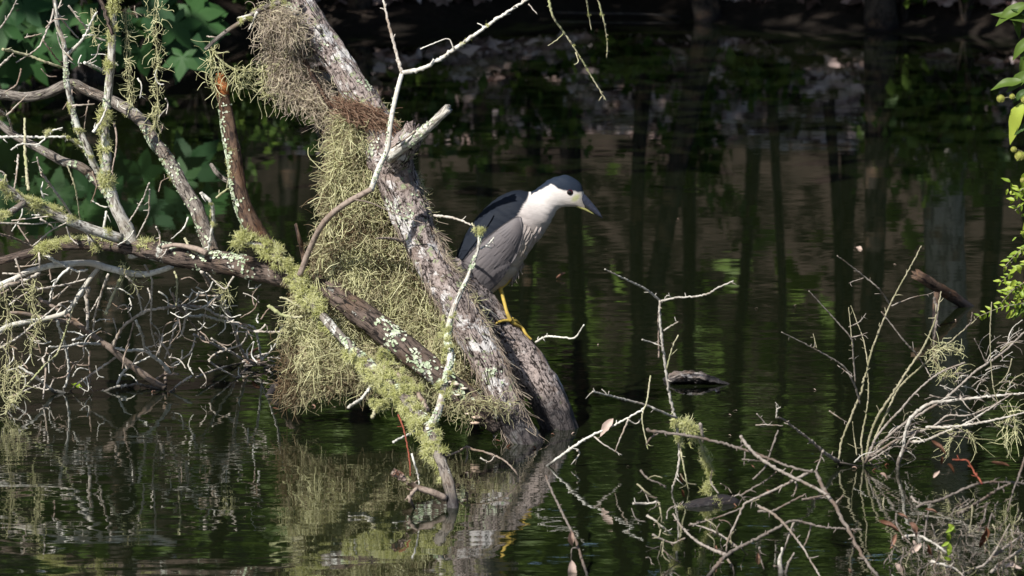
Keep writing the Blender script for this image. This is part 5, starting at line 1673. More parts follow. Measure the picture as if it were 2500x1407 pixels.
    # ---- white breast plumes and belly tuft
    for k in range(60):
        x0, y0 = 1262 + rng.uniform(0, 60), 545 + rng.uniform(0, 75)
        y0 = max(y0, 545 + (1320 - x0) * .1)
        s = surf(x0, y0, True, .001)
        if s is None or surf(x0 - 12, y0 + 26, True, 0) is None:
            continue
        fm = MB()
        rows_ = []
        ln_ = rng.uniform(.6, 1.1)
        for m_ in range(6):
            f = m_ / 5
            x, y = x0 - 12 * f * ln_, y0 + 26 * f * ln_
            sp_ = place(x, y, True, 0)
            wv_ = 2.6 * math.sin(math.pi * (.15 + .8 * f)) ** .6
            for sd in (-1, 0, 1):
                rows_.append(P(x + sd * wv_, y + sd * wv_ * .45, sp_[1] - .0006 - .0016 * f - .0006 * (1 - abs(sd))))
        i2, j2 = np.meshgrid(np.arange(5), np.arange(2), indexing='ij')
        tt = float(np.clip(1.0 - (y0 - 545) / 75 + rng.normal(0, .12), 0, 1))
        fm.add(np.array(rows_), np.stack([i2 * 3 + j2, i2 * 3 + j2 + 1, (i2 + 1) * 3 + j2 + 1, (i2 + 1) * 3 + j2], axis=-1).reshape(-1, 4), None, None, tt)
        fm.build('breast_feather', M['breast'], root)
    fm = MB()
    n_ = 70
    x = rng.uniform(1246, 1278, n_)
    bs_ = np.array([P(a, np.interp(a, [1246, 1262, 1278], [684, 670, 640]) - rng.uniform(0, 14), YB + rng.uniform(-.03, .03)) for a in x])
    pts_ = walk(bs_, np.array([[-.1, 0, -1.0]]) + rng.normal(size=(n_, 3)) * .25, 5, rng.uniform(.004, .009, n_), .1, (0, 0, -1), .1)
    strand_mesh(fm, pts_, np.linspace(1, .3, 5)[None] * rng.uniform(.0016, .003, n_)[:, None], rng.uniform(0, .5, n_))
    fm.build('belly_tuft', M['breast'], root)
    # ---- leg, foot and toes
    pv = np.array([v.co[:] for v in PRONG[3].data.vertices]) + np.array(PRONG[3].parent.location)
    pb = BVHTree.FromPolygons([Vector(v) for v in pv], [list(f.vertices) for f in PRONG[3].data.polygons])

    def on_wood(x, y, off, yd):
        o = Vector(P(x, y, 15.0))
        d = (Vector(P(x, y, 17.0)) - o).normalized()
        h = pb.ray_cast(o, d)
        if h[0] is None:
            hh = pb.find_nearest(Vector(P(x, y, yd)))
            return np.array(hh[0] + hh[1] * off)
        return np.array(h[0] + h[1] * off)
    fy = YB - .02
    ankle = on_wood(1244, 784, .012, fy)
    lm = MB()
    q_ = catmull([np.append(P(1246, 672, YB - .01), .013), np.append(P(1236, 690, YB - .01), .0088), np.append(P(1223, 703, YB - .01), .0082), np.append(P(1227, 722, YB - .012), .0066), np.append(P(1232, 742, ankle[1] * .5 + (YB - .01) * .5), .0062), np.append(P(1238, 764, ankle[1]), .0064), np.append(ankle, .0078)], .005)
    tube(lm, q_[:, :3], q_[:, 3], 12, .06)
    leg = lm.build('leg', M['leg'], root)
    toes = (([(1244, 783), (1230, 783), (1216, 786), (1206, 793)], .0058, .0040), ([(1245, 785), (1258, 793), (1272, 803), (1286, 814), (1300, 827)], .0062, .0042),
            ([(1247, 783), (1260, 787), (1274, 795), (1288, 805)], .0050, .0034), ([(1247, 781), (1256, 778), (1266, 778), (1272, 783)], .0048, .0034))
    for ti, (tp, ra, rb) in enumerate(toes):
        tm = MB()
        w_ = []
        for n2_, (x, y) in enumerate(tp):
            if ti in (0, 1) or n2_ == 0:
                pt = on_wood(x, y, ra * .9 if n2_ else .008, fy)
            else:
                pt = on_wood(x, y, ra * .9, fy + .05)
            w_.append(np.append(pt, ra + (rb - ra) * n2_ / (len(tp) - 1)))
        q_ = catmull(w_, .003)
        q_[:, 3] *= 1 + .12 * np.sin(np.linspace(0, 12, len(q_)))
        tube(tm, q_[:, :3], q_[:, 3], 8, .05)
        toe = tm.build('toe', M['leg'], leg)
        cm = MB()
        e0 = q_[-1, :3]
        dd = q_[-1, :3] - q_[-4, :3]
        dd /= np.linalg.norm(dd)
        cq = catmull([np.append(e0, rb), np.append(e0 + dd * .006 + np.array([0, 0, -.001]), rb * .6), np.append(e0 + dd * .011 + np.array([0, 0, -.004]), rb * .12)], .002)
        tube(cm, cq[:, :3], cq[:, 3], 6)
        cm.build('claw', M['dark'], leg)
    # the other leg, drawn up into the belly feathers
    l2 = MB()
    q_ = catmull([np.append(P(1258, 668, YB + .03), .011), np.append(P(1252, 684, YB + .02), .009), np.append(P(1246, 694, YB + .015), .010)], .004)
    tube(l2, q_[:, :3], q_[:, 3], 10, .1)
    l2.build('tucked_leg', M['leg_dark'], root)
    return root


def bird_mats():
    m, nt, out = mat('plumage')
    g = N(nt)
    c = g.n('Attribute', attribute_name='plumage').outputs['Color']
    co = g.n('TexCoord').outputs['Object']
    rot = g.n('Mapping', {'Vector': co, 'Rotation': (0, math.radians(-50), 0), 'Scale': (45, 120, 190)}).outputs[0]
    f = g.noise(rot, 1.0, 5, 0.65, 0.4)
    c = g.mix(0.5, c, g.ramp(f, [(0.3, (0.72, 0.72, 0.72)), (0.6, (1, 1, 1))]), 'MULTIPLY')
    bp = g.n('Bump', {'Height': f, 'Strength': 0.35, 'Distance': 0.003}).outputs[0]
    p = g.n('BsdfPrincipled', {'Base Color': c, 'Roughness': 0.62, 'Normal': bp, 'Specular IOR Level': 0.08})
    nt.links.new(p.outputs[0], out.inputs[0])
    M['plumage'] = m

    def feather(name, a, b, spec=0.3, rough=.6):
        m, nt, out = mat(name)
        g = N(nt)
        t = g.n('Attribute', attribute_name='tint').outputs['Fac']
        co = g.n('TexCoord').outputs['Object']
        rot = g.n('Mapping', {'Vector': co, 'Rotation': (0, math.radians(-52), 0), 'Scale': (30, 120, 260)}).outputs[0]
        f = g.noise(rot, 1.0, 4, 0.6, 0.2)
        big = g.noise(co, 14.0, 3)
        c = g.ramp(t, [(0.0, a), (1.0, b)])
        c = g.mix(0.3, c, g.ramp(f, [(0.3, (0.75, 0.75, 0.77)), (0.65, (1.05, 1.03, 1.0))]), 'MULTIPLY')
        c = g.mix(0.5, c, g.ramp(big, [(0.35, (0.78, 0.78, 0.82)), (0.65, (1.1, 1.06, 1.03))]), 'MULTIPLY')
        bp = g.n('Bump', {'Height': f, 'Strength': 0.25, 'Distance': 0.002}).outputs[0]
        p = g.n('BsdfPrincipled', {'Base Color': c, 'Roughness': rough, 'Normal': bp, 'Sheen Weight': 0.03, 'Specular IOR Level': spec})
        nt.links.new(p.outputs[0], out.inputs[0])
        M[name] = m
    feather('wing', (0.112, 0.104, 0.113), (0.158, 0.145, 0.150))
    feather('mantle', (0.012, 0.016, 0.025), (0.020, 0.026, 0.038), .12, .7)
    feather('breast', (0.30, 0.255, 0.21), (0.42, 0.37, 0.35))

    def simple(name, c, rough, spec=.5, c2=None, sc=120):
        m, nt, out = mat(name)
        g = N(nt)
        co = g.n('TexCoord').outputs['Object']
        cc = g.ramp(g.noise(co, sc, 4, .6), [(0.35, c2 or tuple(x * .7 for x in c)), (0.65, c)])
        p = g.n('BsdfPrincipled', {'Base Color': cc, 'Roughness': rough, 'Specular IOR Level': spec})
        nt.links.new(p.outputs[0], out.inputs[0])
        M[name] = m
    simple('bill', (0.045, 0.05, 0.075), .3, .45, (0.022, 0.025, 0.04))
    simple('bill_low', (0.34, 0.33, 0.11), .45, .5, (0.22, 0.21, 0.09))
    simple('leg', (0.52, 0.36, 0.07), .6, .25, (0.36, 0.28, 0.07), 110)
    simple('leg_dark', (0.14, 0.10, 0.05), .6, .4)
    simple('dark', (0.02, 0.018, 0.018), .4)
    simple('iris', (0.085, 0.010, 0.008), .12, .6, (0.05, 0.006, 0.006))
    simple('pupil', (0.004, 0.004, 0.004), .05, .8)


bird_mats()
heron()

DIM = {c: (.7, {'twig': 'twig_dim', 'twig_white': 'twig_dim2', 'twig_brown': 'twig_dark', 'twig_green': 'twig_green2'}) for c in ('shrub', 'brush')}
DIM['branch'] = (.8, {'twig': 'twig_dim', 'twig_white': 'twig_dim2', 'twig_brown': 'twig_dark', 'twig_green': 'twig_green2'})
DIM['sapling'] = (.85, {'twig': 'twig_dim2'})
DIM['twig'] = (.85, {'twig_brown': 'twig_dark'})
# ------------------------------------------------------------------ centre sapling, leaning twig, small log
sw = W(1640, 1200)
sp_root = empty('bare_sapling', sw, 'thin leafless sapling standing in the water with a forked top', 'sapling')
yq = sw[1]
SP = T(sp_root, cJ, [(530, 262), (528, 330), (540, 440), (555, 560), (575, 680), (598, 780), (610, 880), (605, 960), (582, 1040), (576, 1075)], (yq - .1, yq - .05, yq), (3.2, 4, 4.5, 4.5), 'twig', 9)
T(sp_root, cJ, [(532, 264), (470, 215), (400, 180), (300, 132)], (yq - .1, yq - .3), (3, 2.6), 'twig', 4)
T(sp_root, cJ, [(535, 264), (600, 250), (710, 240), (770, 210), (835, 180)], (yq - .1, yq - .2), (2.6, 3.2), 'twig', 4)
T(sp_root, cJ, [(545, 262), (562, 240), (583, 258)], yq - .1, 1.8, 'twig')
T(sp_root, cJ, [(455, 425), (500, 438), (535, 452)], yq - .12, 2)
T(sp_root, cJ, [(545, 388), (575, 368), (605, 350)], yq - .12, (2, 2.6))
T(sp_root, cJ, [(556, 548), (580, 460), (606, 405)], yq - .12, (2, 2.4), 'twig_green')
T(sp_root, cJ, [(525, 500), (522, 310)], yq - .08, 2.4, 'twig_brown')
T(sp_root, cJ, [(600, 750), (520, 718), (480, 700), (380, 672), (250, 640)], (yq - .05, yq - .35), (3, 3.4), 'twig', 5)
T(sp_root, cJ, [(612, 870), (630, 960), (650, 1060), (655, 1100)], (yq - .02, yq), (2.6, 2.4), 'twig_green', 3)
T(sp_root, cJ, [(490, 575), (475, 680), (455, 750), (480, 880)], (yq - .3, yq - .4), (2, 2.4), 'twig_green', 2)
tufts(sp_root, SP, 9, 0.012, 0.026, 0.62, 0.74)
lw = W(1338, 1138)
lt_root = empty('leaning_twig', lw, 'twig leaning up from the water with one pale pink leaf beside the trunk fork', 'twig')
T(lt_root, cJ, [(55, 955), (75, 940), (170, 870), (250, 820), (340, 780), (440, 725), (465, 708)], (lw[1], lw[1] - .15), (3.6, 4), 'twig_white', 7)
T(lt_root, cJ, [(250, 822), (300, 862), (372, 905)], lw[1] - .08, 2.2, 'twig', 2)
T(lt_root, cJ, [(400, 755), (370, 820), (343, 892)], lw[1] - .12, 2.6, 'twig', 1)
T(lt_root, cJ, [(395, 755), (430, 775), (455, 750)], lw[1] - .12, 2, 'twig', 1)
T(lt_root, cJ, [(185, 885), (195, 900), (160, 945)], lw[1] - .03, 2.2, 'twig', 1)
DL = [leaf_shape(s, rl, d, w, tint=tn, twist=tq).mesh('leaf', M['dead_leaf']) for s, rl, d, w, tn, tq in ((1, 1.3, .45, .42, (.02, .2), 1.2), (2, 1.0, -.3, .36, (.2, .45), -1.0), (3, .9, .6, .46, (.5, .7), .9), (4, .5, .25, .40, (.85, 1.0), .4))]
GL = [leaf_shape(s, droop=d, w=w).mesh('leaf', M['bright']) for s, d, w in ((11, .5, .42), (12, .2, .4), (13, .7, .5))]
SL = [leaf_shape(s, droop=d, w=w).mesh('leaf', M['shrub']) for s, d, w in ((21, .3, .4), (22, .1, .36), (23, .5, .42))]


def leaf_at(parent, me, x0, y0, x1, y1, Y, n=(0, -1, .6), dy=0.0, name='leaf', k=1.0):
    a, b = P(x0, y0, Y), P(x1, y1, Y + dy)
    return put(name, me, parent, a, orient(b - a, n), float(np.linalg.norm(b - a)) * k)


leaf_at(lt_root, DL[3], 1497, 1022, 1462, 1066, lw[1] - .1)
# second thin twig with two pink leaves, bottom centre
t2 = W(1435, 1420)
tt_root = empty('leaning_twig', P(1435, 1420, 13.4), 'thin brown twig with pink dead leaves rising from the bottom edge', 'twig')
T(tt_root, cI, [(1332, 1162), (1352, 1210), (1378, 1262), (1405, 1320), (1425, 1380), (1445, 1440)], (13.9, 13.4), (3, 4.4), 'twig_brown', 1)
T(tt_root, cI, [(1412, 1340), (1398, 1338), (1395, 1350), (1396, 1380)], 13.5, 2, 'twig_brown', 0)
leaf_at(tt_root, DL[2], 1394, 1296, 1402, 1340, 13.55)
leaf_at(tt_root, DL[3], 1396, 1368, 1400, 1425, 13.5)

# small wet mossy log among the twigs
lg = W(1720, 1232)
lg_root = empty('mossy_log', lg, 'small dark wet log in the water at the foot of the sapling', 'log')
LG = limb(lg_root, 'log', cG([(450, 960), (560, 905), (700, 872), (840, 850), (930, 880)]), (lg[1] - .05, lg[1] + .05), (16, 20, 21, 16), M['limb_dark'], k=16, wob=0, rough=.15)
tufts(lg_root, LG, 10, 0.010, 0.020, 0.1, 0.7, 1.0, (0, -.2, 1))
ms_root = empty('moss_clump', P(1700, 1060, 14.3), 'pale green clump of moss and lichen hanging on twigs right of the sapling', 'moss')
MC = limb(ms_root, 'stem', cG([(520, 250), (600, 330), (660, 440), (700, 560), (720, 650), (700, 760)]), (14.45, 14.6), 3, M['twig_green'])
tufts(ms_root, MC, 40, 0.012, 0.026, 0.0, 1.0, .2)
tufts(ms_root, (MC[0][:len(MC[0]) // 4], MC[1], MC[2], None), 26, 0.018, 0.036, 0.0, 1.0, .2)

# ------------------------------------------------------------------ foreground dead branch at lower right
fd_root = empty('dead_branch', P(1740, 1420, 13.4), 'forked grey dead branch arching across the lower right foreground', 'branch')
yf = 13.6
T(fd_root, cG, [(240, 310), (400, 330), (560, 350), (700, 380), (860, 420), (1020, 470), (1180, 530), (1340, 590), (1490, 625)], (yf + .2, yf + .1), (4, 4.6, 5), 'twig_brown', 6)
T(fd_root, cG, [(240, 420), (270, 370), (330, 335)], yf + .2, (2.4, 3.4), 'twig_brown', 1)
T(fd_root, cG, [(950, 355), (1020, 450), (1120, 540), (1240, 610), (1370, 680), (1500, 740), (1580, 785), (1640, 850), (1690, 930)] + [], (yf + .15, yf), (4.4, 6), 'twig', 5)
T(fd_root, cE, [(160, 400), (200, 480), (250, 590), (350, 730), (430, 880), (490, 980), (560, 1120), (650, 1260), (750, 1400), (790, 1460)], (yf + .1, yf - .2), (5.4, 7), 'twig_brown', 4)
T(fd_root, cG, [(690, 1430), (760, 1340), (840, 1250), (940, 1190), (1100, 1110), (1250, 1030), (1350, 990), (1480, 1020), (1600, 1040), (1860, 1060)], (yf - .15, yf), (5.5, 5, 4), 'twig_brown', 6)
T(fd_root, cG, [(1080, 880), (1180, 930), (1260, 1000), (1340, 1090), (1420, 1200), (1480, 1300), (1560, 1430)], (yf, yf - .3), (4, 3.4), 'twig', 4)
T(fd_root, cG, [(845, 1250), (700, 1190), (600, 1130), (500, 1030), (440, 940)], (yf - .05, yf + .2), (5, 4), 'twig', 6)
T(fd_root, cG, [(930, 1192), (800, 1100), (700, 1050), (570, 1010)], (yf, yf + .2), (4, 3), 'twig', 4)
T(fd_root, cG, [(1490, 610), (1340, 690), (1200, 760), (1000, 850), (960, 900), (900, 1030), (850, 1140), (840, 1225)], (yf + .1, yf), (4, 4, 3.6), 'twig', 6)
T(fd_root, cG, [(560, 1025), (760, 970), (960, 895)], (yf + .2, yf + .1), (2.6, 3.2), 'twig_brown', 3)
T(fd_root, cG, [(940, 805), (1050, 740), (1150, 680), (1220, 620)], yf + .15, (3, 3), 'twig_brown', 3)
T(fd_root, cG, [(1040, 680), (1130, 590), (1165, 500), (1230, 310)], (yf + .1, yf + .2), (2.8, 3.6), 'twig_brown', 3)
T(fd_root, cG, [(1570, 465), (1545, 530), (1515, 610)], yf + .15, 3, 'twig')
T(fd_root, cG, [(1350, 1000), (1310, 1110), (1275, 1215)], yf - .02, 3.4, 'twig', 2)
T(fd_root, cG, [(1480, 1020), (1460, 1100), (1420, 1195)], yf - .02, 3, 'twig', 1)
T(fd_root, cG, [(1260, 1190), (1245, 1290), (1255, 1430)], yf - .1, (4, 10), 'twig_white', 2)
T(fd_root, cG, [(1350, 1230), (1310, 1310), (1275, 1420)], yf - .1, (2.6, 6), 'twig', 2)
T(fd_root, cG, [(1200, 1330), (1250, 1350), (1340, 1420)], yf - .1, 3.4, 'twig')
T(fd_root, cG, [(168, 712), (250, 785), (330, 850), (350, 950), (360, 1010)], yf + .25, (2.6, 3.6), 'twig_green', 4)
T(fd_root, cG, [(140, 860), (230, 862), (320, 848)], yf + .25, (3.4, 4), 'twig_white', 3)
T(fd_root, cG, [(245, 950), (300, 985), (360, 1035), (425, 1090)], yf + .2, 3.4, 'twig_white', 3)
T(fd_root, cG, [(195, 610), (250, 670), (340, 710), (390, 730)], yf + .3, 3, 'twig_brown', 3)
T(fd_root, cG, [(285, 1095), (360, 1130), (440, 1160), (530, 1120)], yf + .1, 3.4, 'twig', 3)
T(fd_root, cG, [(360, 1150), (340, 1230), (320, 1290)], yf + .1, 2.6, 'twig_green', 2)
T(fd_root, cG, [(365, 1210), (450, 1280), (530, 1320)], yf + .05, 2.4, 'twig', 2)
T(fd_root, cG, [(850, 1280), (890, 1340), (905, 1430)], yf - .1, 3, 'twig', 1)
T(fd_root, cG, [(1360, 700), (1370, 740), (1340, 810)], yf + .05, 2.6, 'twig')
T(fd_root, cG, [(1410, 830), (1500, 815), (1620, 790)], yf, 3, 'twig_brown', 1)
T(fd_root, cG, [(1080, 920), (1190, 915), (1300, 860), (1440, 790)], yf + .05, 3.6, 'twig_brown', 3)
T(fd_root, cG, [(1090, 1190), (1100, 1270), (1125, 1360)], yf - .1, 3, 'twig_brown', 1)
T(fd_root, cG, [(960, 530), (1040, 535), (1110, 545)], yf + .1, 2.6, 'twig_brown', 1)
T(fd_root, cG, [(980, 470), (975, 575)], yf + .1, 2.4, 'twig_brown', 1)
T(fd_root, cG, [(640, 260), (660, 320), (665, 400)], yf + .2, 5, 'twig', 0)
T(fd_root, cE, [(340, 730), (380, 680), (430, 630)], yf + .05, 3.4, 'twig', 0)
T(fd_root, cE, [(30, 670), (140, 665), (260, 650)], yf + .1, 3.4, 'twig_brown', 1)
for _ in range(34):
    x, y = rng.uniform(1560, 1860), rng.uniform(1170, 1400)
    a = rng.uniform(0, 6.28)
    L = rng.uniform(18, 60)
    T(fd_root, cI, [(x, y), (x + L * .5 * math.cos(a), y + L * .5 * math.sin(a) + rng.uniform(-5, 5)), (x + L * math.cos(a + .4), y + L * math.sin(a + .4))], yf + rng.uniform(-.1, .3), rng.uniform(1.2, 2.0), random.choice(['twig', 'twig_brown', 'twig_green']), 1)
for (x0, y0, x1, y1, mi) in ((1664, 1195, 1676, 1215, 0), (1870, 1196, 1884, 1206, 1), (1834, 1135, 1842, 1145, 1), (1668, 1372, 1680, 1400, 1), (1850, 1350, 1858, 1385, 2), (1746, 1330, 1752, 1350, 2), (1660, 1155, 1672, 1180, 0)):
    leaf_at(fd_root, DL[mi], x0, y0, x1, y1, yf + .1)

# ------------------------------------------------------------------ bare shrub standing in the water, right
bsw = W(2109, 1138)
bs_root = empty('bare_shrub', bsw, 'spreading many stemmed leafless shrub standing in the water at right', 'shrub')
yb = bsw[1]
T(bs_root, cH, [(335, 935), (350, 840), (390, 740), (430, 640), (440, 590), (455, 550), (470, 480), (500, 400), (540, 300), (580, 220), (630, 130), (680, 35)], (yb + .05, yb + .15, yb + .3), (4, 4.2, 3.4, 2.2), 'twig_green', 14)
T(bs_root, cH, [(440, 955), (430, 850), (445, 760), (455, 700), (460, 620), (455, 550)], (yb, yb + .1), (3.6, 3), 'twig_green', 5)
T(bs_root, cH, [(405, 600), (396, 480), (388, 420), (320, 340), (212, 222)], (yb + .1, yb - .1), (2.6, 2.6), 'twig', 4)
T(bs_root, cH, [(385, 416), (420, 408), (456, 395)], yb, 2.2, 'twig')
T(bs_root, cH, [(405, 592), (395, 480), (378, 290)], (yb + .1, yb + .2), (2.2, 2), 'twig_green', 3)
T(bs_root, cH, [(460, 545), (440, 430), (412, 350), (386, 283)], (yb + .15, yb + .3), (2.2, 1.8), 'twig_green', 3)
T(bs_root, cH, [(378, 372), (420, 352), (450, 315)], yb + .2, 1.8)
T(bs_root, cH, [(425, 690), (408, 630), (390, 590), (350, 530), (230, 460), (98, 393)], (yb + .1, yb - .2), (3, 2.8, 2.4), 'twig', 6)
T(bs_root, cH, [(395, 580), (330, 530)], yb, 2)
T(bs_root, cH, [(245, 460), (230, 400)], yb - .1, 1.6, 'twig_green')
T(bs_root, cH, [(552, 282), (500, 210), (440, 160), (330, 75)], (yb + .25, yb + .1), (2.8, 2.8), 'twig', 3)
T(bs_root, cH, [(555, 285), (640, 250), (722, 234)], (yb + .25, yb + .3), (2.2, 1.8), 'twig', 2)
T(bs_root, cH, [(440, 168), (410, 178), (378, 190)], yb + .2, 1.8)
T(bs_root, cH, [(440, 955), (465, 830), (490, 760), (520, 710), (580, 620), (630, 540), (680, 470), (720, 390), (745, 310), (762, 225)], (yb, yb + .05, yb + .15), (5, 4.4, 4, 2.6), 'twig_green', 12)
T(bs_root, cH, [(665, 492), (600, 420), (513, 308)], (yb + .1, yb), (3, 3), 'twig', 3)
T(bs_root, cH, [(662, 488), (690, 530), (722, 585)], yb + .1, 2.4)
T(bs_root, cH, [(445, 940), (500, 820), (590, 720), (660, 640), (760, 560), (862, 520)], (yb, yb - .1), (4.6, 4, 3), 'twig', 9)
T(bs_root, cH, [(480, 850), (540, 720), (590, 620), (700, 520), (780, 450), (850, 390), (908, 338)], (yb + .03, yb + .15), (4, 4, 3), 'twig_green', 9)
T(bs_root, cH, [(450, 930), (560, 810), (680, 730), (790, 660), (900, 560), (960, 520), (1040, 460), (1130, 370)], (yb, yb - .15), (5, 4.4, 3.4), 'twig', 10)
T(bs_root, cH, [(470, 910), (560, 850), (620, 820), (720, 790), (790, 740), (870, 740), (970, 700), (1062, 648)], (yb, yb - .2), (4, 4, 3), 'twig', 7)
T(bs_root, cH, [(580, 980), (590, 920), (605, 870), (615, 800), (650, 735), (720, 690), (830, 675), (960, 660), (1130, 645)], (yb - .05, yb - .2), (5, 6, 6, 4.4), 'twig_white', 6)
T(bs_root, cH, [(640, 850), (700, 842), (780, 806), (870, 770), (950, 720), (1010, 680)], (yb - .08, yb - .2), (4.4, 3.6), 'twig_white', 5)
T(bs_root, cH, [(700, 790), (820, 785), (950, 765), (1040, 745), (1130, 722)], (yb - .1, yb - .25), (4.6, 4.4), 'twig_white', 6)
T(bs_root, cH, [(575, 1000), (585, 930), (620, 860), (670, 800)], (yb - .05, yb - .1), (7, 6), 'twig_brown', 2)
T(bs_root, cH, [(972, 268), (965, 400), (970, 540), (985, 650), (1022, 722)], (yb - .1, yb - .2), (1.8, 2.2), 'twig_green', 6)
T(bs_root, cH, [(1056, 503), (1040, 560), (1010, 600), (975, 625)], yb - .2, 2, 'twig_green', 2)
T(bs_root, cH, [(900, 420), (925, 470), (945, 520)], yb - .1, 1.6, 'twig_brown', 1)
T(bs_root, cH, [(840, 655), (870, 705), (925, 745)], yb - .15, 2, 'twig', 2)
T(bs_root, cH, [(925, 635), (960, 650), (1000, 690)], yb - .2, 1.8)
T(bs_root, cH, [(296, 720), (340, 750), (382, 775)], yb + .1, 2.4, 'twig')
T(bs_root, cH, [(412, 905), (400, 830), (394, 765)], yb + .05, 2.4, 'twig_green', 3)
T(bs_root, cH, [(340, 935), (395, 945), (440, 950), (520, 935)], yb, 3, 'twig_brown', 4)
T(bs_root, cH, [(345, 938), (310, 915), (270, 888), (210, 835), (150, 790), (105, 755), (75, 748)], (yb, yb - .3), (6, 5, 4.4), 'twig', 6)
T(bs_root, cH, [(-8, 780), (35, 778), (105, 782)], yb - .28, 2.6)
T(bs_root, cH, [(-5, 732), (35, 775)], yb - .28, 2.4)
T(bs_root, cH, [(78, 750), (80, 715), (95, 705)], yb - .3, 3, 'twig_white')
T(bs_root, cH, [(460, 930), (540, 880), (600, 830)], yb - .03, 3, 'twig')
T(bs_root, cH, [(730, 250), (745, 300), (738, 380), (730, 460)], yb + .3, (6, 3.4), 'twig_brown', 1)
T(bs_root, cH, [(860, 380), (885, 350), (890, 310)], yb + .1, 3, 'twig_brown', 1)
for _ in range(110):
    x = rng.uniform(400, 1050)
    y = rng.uniform(*sorted((max(420, 950 - (x - 400) * .95), 930 - (x - 400) * .25)))
    a = rng.uniform(-1.3, 0.4)
    L = rng.uniform(30, 110)
    T(bs_root, cH, [(x, y), (x + L * .5 * math.cos(a), y + L * .5 * math.sin(a) + rng.uniform(-6, 6)), (x + L * math.cos(a + .25), y + L * math.sin(a + .25))], yb + rng.uniform(-.2, .25), rng.uniform(1.2, 2.4), random.choice(['twig', 'twig_green', 'twig_white', 'twig_brown']), 2)
festoon('small moss wad caught high in the bare shrub', [[(2270, 870, yb), (2300, 850, yb), (2345, 855, yb)], [(2280, 880, yb), (2310, 920, yb), (2345, 900, yb)]], 46, 0.014, tint=(0.5, 1), taper=False, curl=.45)
festoon('curly moss tail dangling at the right edge below the bare shrub', [[(2468, 1005, yb - .2), (2455, 1060, yb - .2), (2452, 1090, yb - .2)], [(2475, 1010, yb - .2), (2480, 1060, yb - .2)]], 24, 0.007, tint=(0.6, 1), curl=.25, step=(.006, .012))
festoon('limp moss threads under the pale stems of the bare shrub', [[(2335, 1055, yb - .15), (2318, 1085, yb - .15), (2315, 1115, yb - .15)], [(2360, 1050, yb - .15), (2380, 1080, yb - .15)]], 14, 0.006, tint=(0.5, .9), curl=.2, step=(.006, .012))

# ------------------------------------------------------------------ dead brush with curled leaves, bottom right corner
db_root = empty('dead_brush', P(2350, 1420, 13.7), 'brush pile of dead twigs and curled brown leaves in the bottom right corner', 'brush')
yd = 13.3
for pts, r, m in (([(1130, 740), (1220, 700), (1340, 680), (1500, 610), (1640, 550), (1780, 510), (1920, 500), (2200, 518)], (4, 5, 5), 'twig_brown'), ([(1540, 805), (1650, 740), (1800, 650), (1920, 570), (2040, 515)], (5, 5), 'twig_brown'),
                  ([(1000, 1035), (1080, 1015), (1180, 1030), (1300, 1090), (1425, 1182)], (4, 5), 'twig_white'), ([(1820, 1262), (1960, 1150), (2060, 1080), (2155, 1012)], (5, 5), 'twig'), ([(1850, 1372), (1950, 1280), (2100, 1180), (2200, 1110)], (5, 5), 'twig'),
                  ([(1270, 1265), (1400, 1300), (1520, 1345), (1600, 1420)], (5, 4), 'twig_white'), ([(2180, 260), (2120, 440), (2060, 600), (2010, 790)], (4, 3), 'twig_brown'), ([(1768, 520), (1680, 390), (1620, 295), (1560, 290), (1480, 285)], (3, 3, 4), 'twig_red'),
                  ([(1270, 700), (1240, 820), (1215, 1000), (1200, 1200)], (3, 3), 'twig_brown'), ([(1810, 700), (1780, 850), (1730, 980)], (3, 3), 'twig_brown'), ([(1860, 800), (1820, 950), (1790, 1200)], (3, 3), 'twig_brown'),
                  ([(940, 800), (940, 900), (1000, 1010), (1070, 1090)], (3, 3), 'twig_brown'), ([(820, 650), (815, 730), (850, 860)], (2.4, 2.4), 'twig_green'), ([(1080, 640), (1140, 700), (1210, 720)], (4, 3), 'twig'),
                  ([(1700, 1330), (1780, 1300), (1900, 1150), (2030, 900)], (4, 3), 'twig'), ([(1420, 610), (1480, 780)], (2, 2), 'twig_green'), ([(1670, 720), (1665, 830), (1640, 1000)], (2, 2), 'twig_green')):
    T(db_root, cE, pts, (yd + rng.uniform(-.1, .1), yd + rng.uniform(-.15, .1)), r, m, 5)
for _ in range(125):
    x, y = rng.uniform(1150, 2190), rng.uniform(660, 1380)
    if rng.uniform() < .35:
        x, y = rng.uniform(850, 1500), rng.uniform(1100, 1420)
    a = rng.choice([rng.normal(1.4, .5), rng.uniform(0, 3.14)])
    L = rng.uniform(60, 260)
    T(db_root, cE, [(x, y), (x + L * .35 * math.cos(a), y + L * .35 * math.sin(a) + rng.uniform(-20, 20)), (x + L * .7 * math.cos(a + .2), y + L * .7 * math.sin(a + .2) + rng.uniform(-20, 20)), (x + L * math.cos(a), y + L * math.sin(a))],
      yd + rng.uniform(-.25, .2), rng.uniform(1.0, 2.2), random.choice(['twig', 'twig_brown', 'twig_green', 'twig_brown', 'twig_brown']), 2)
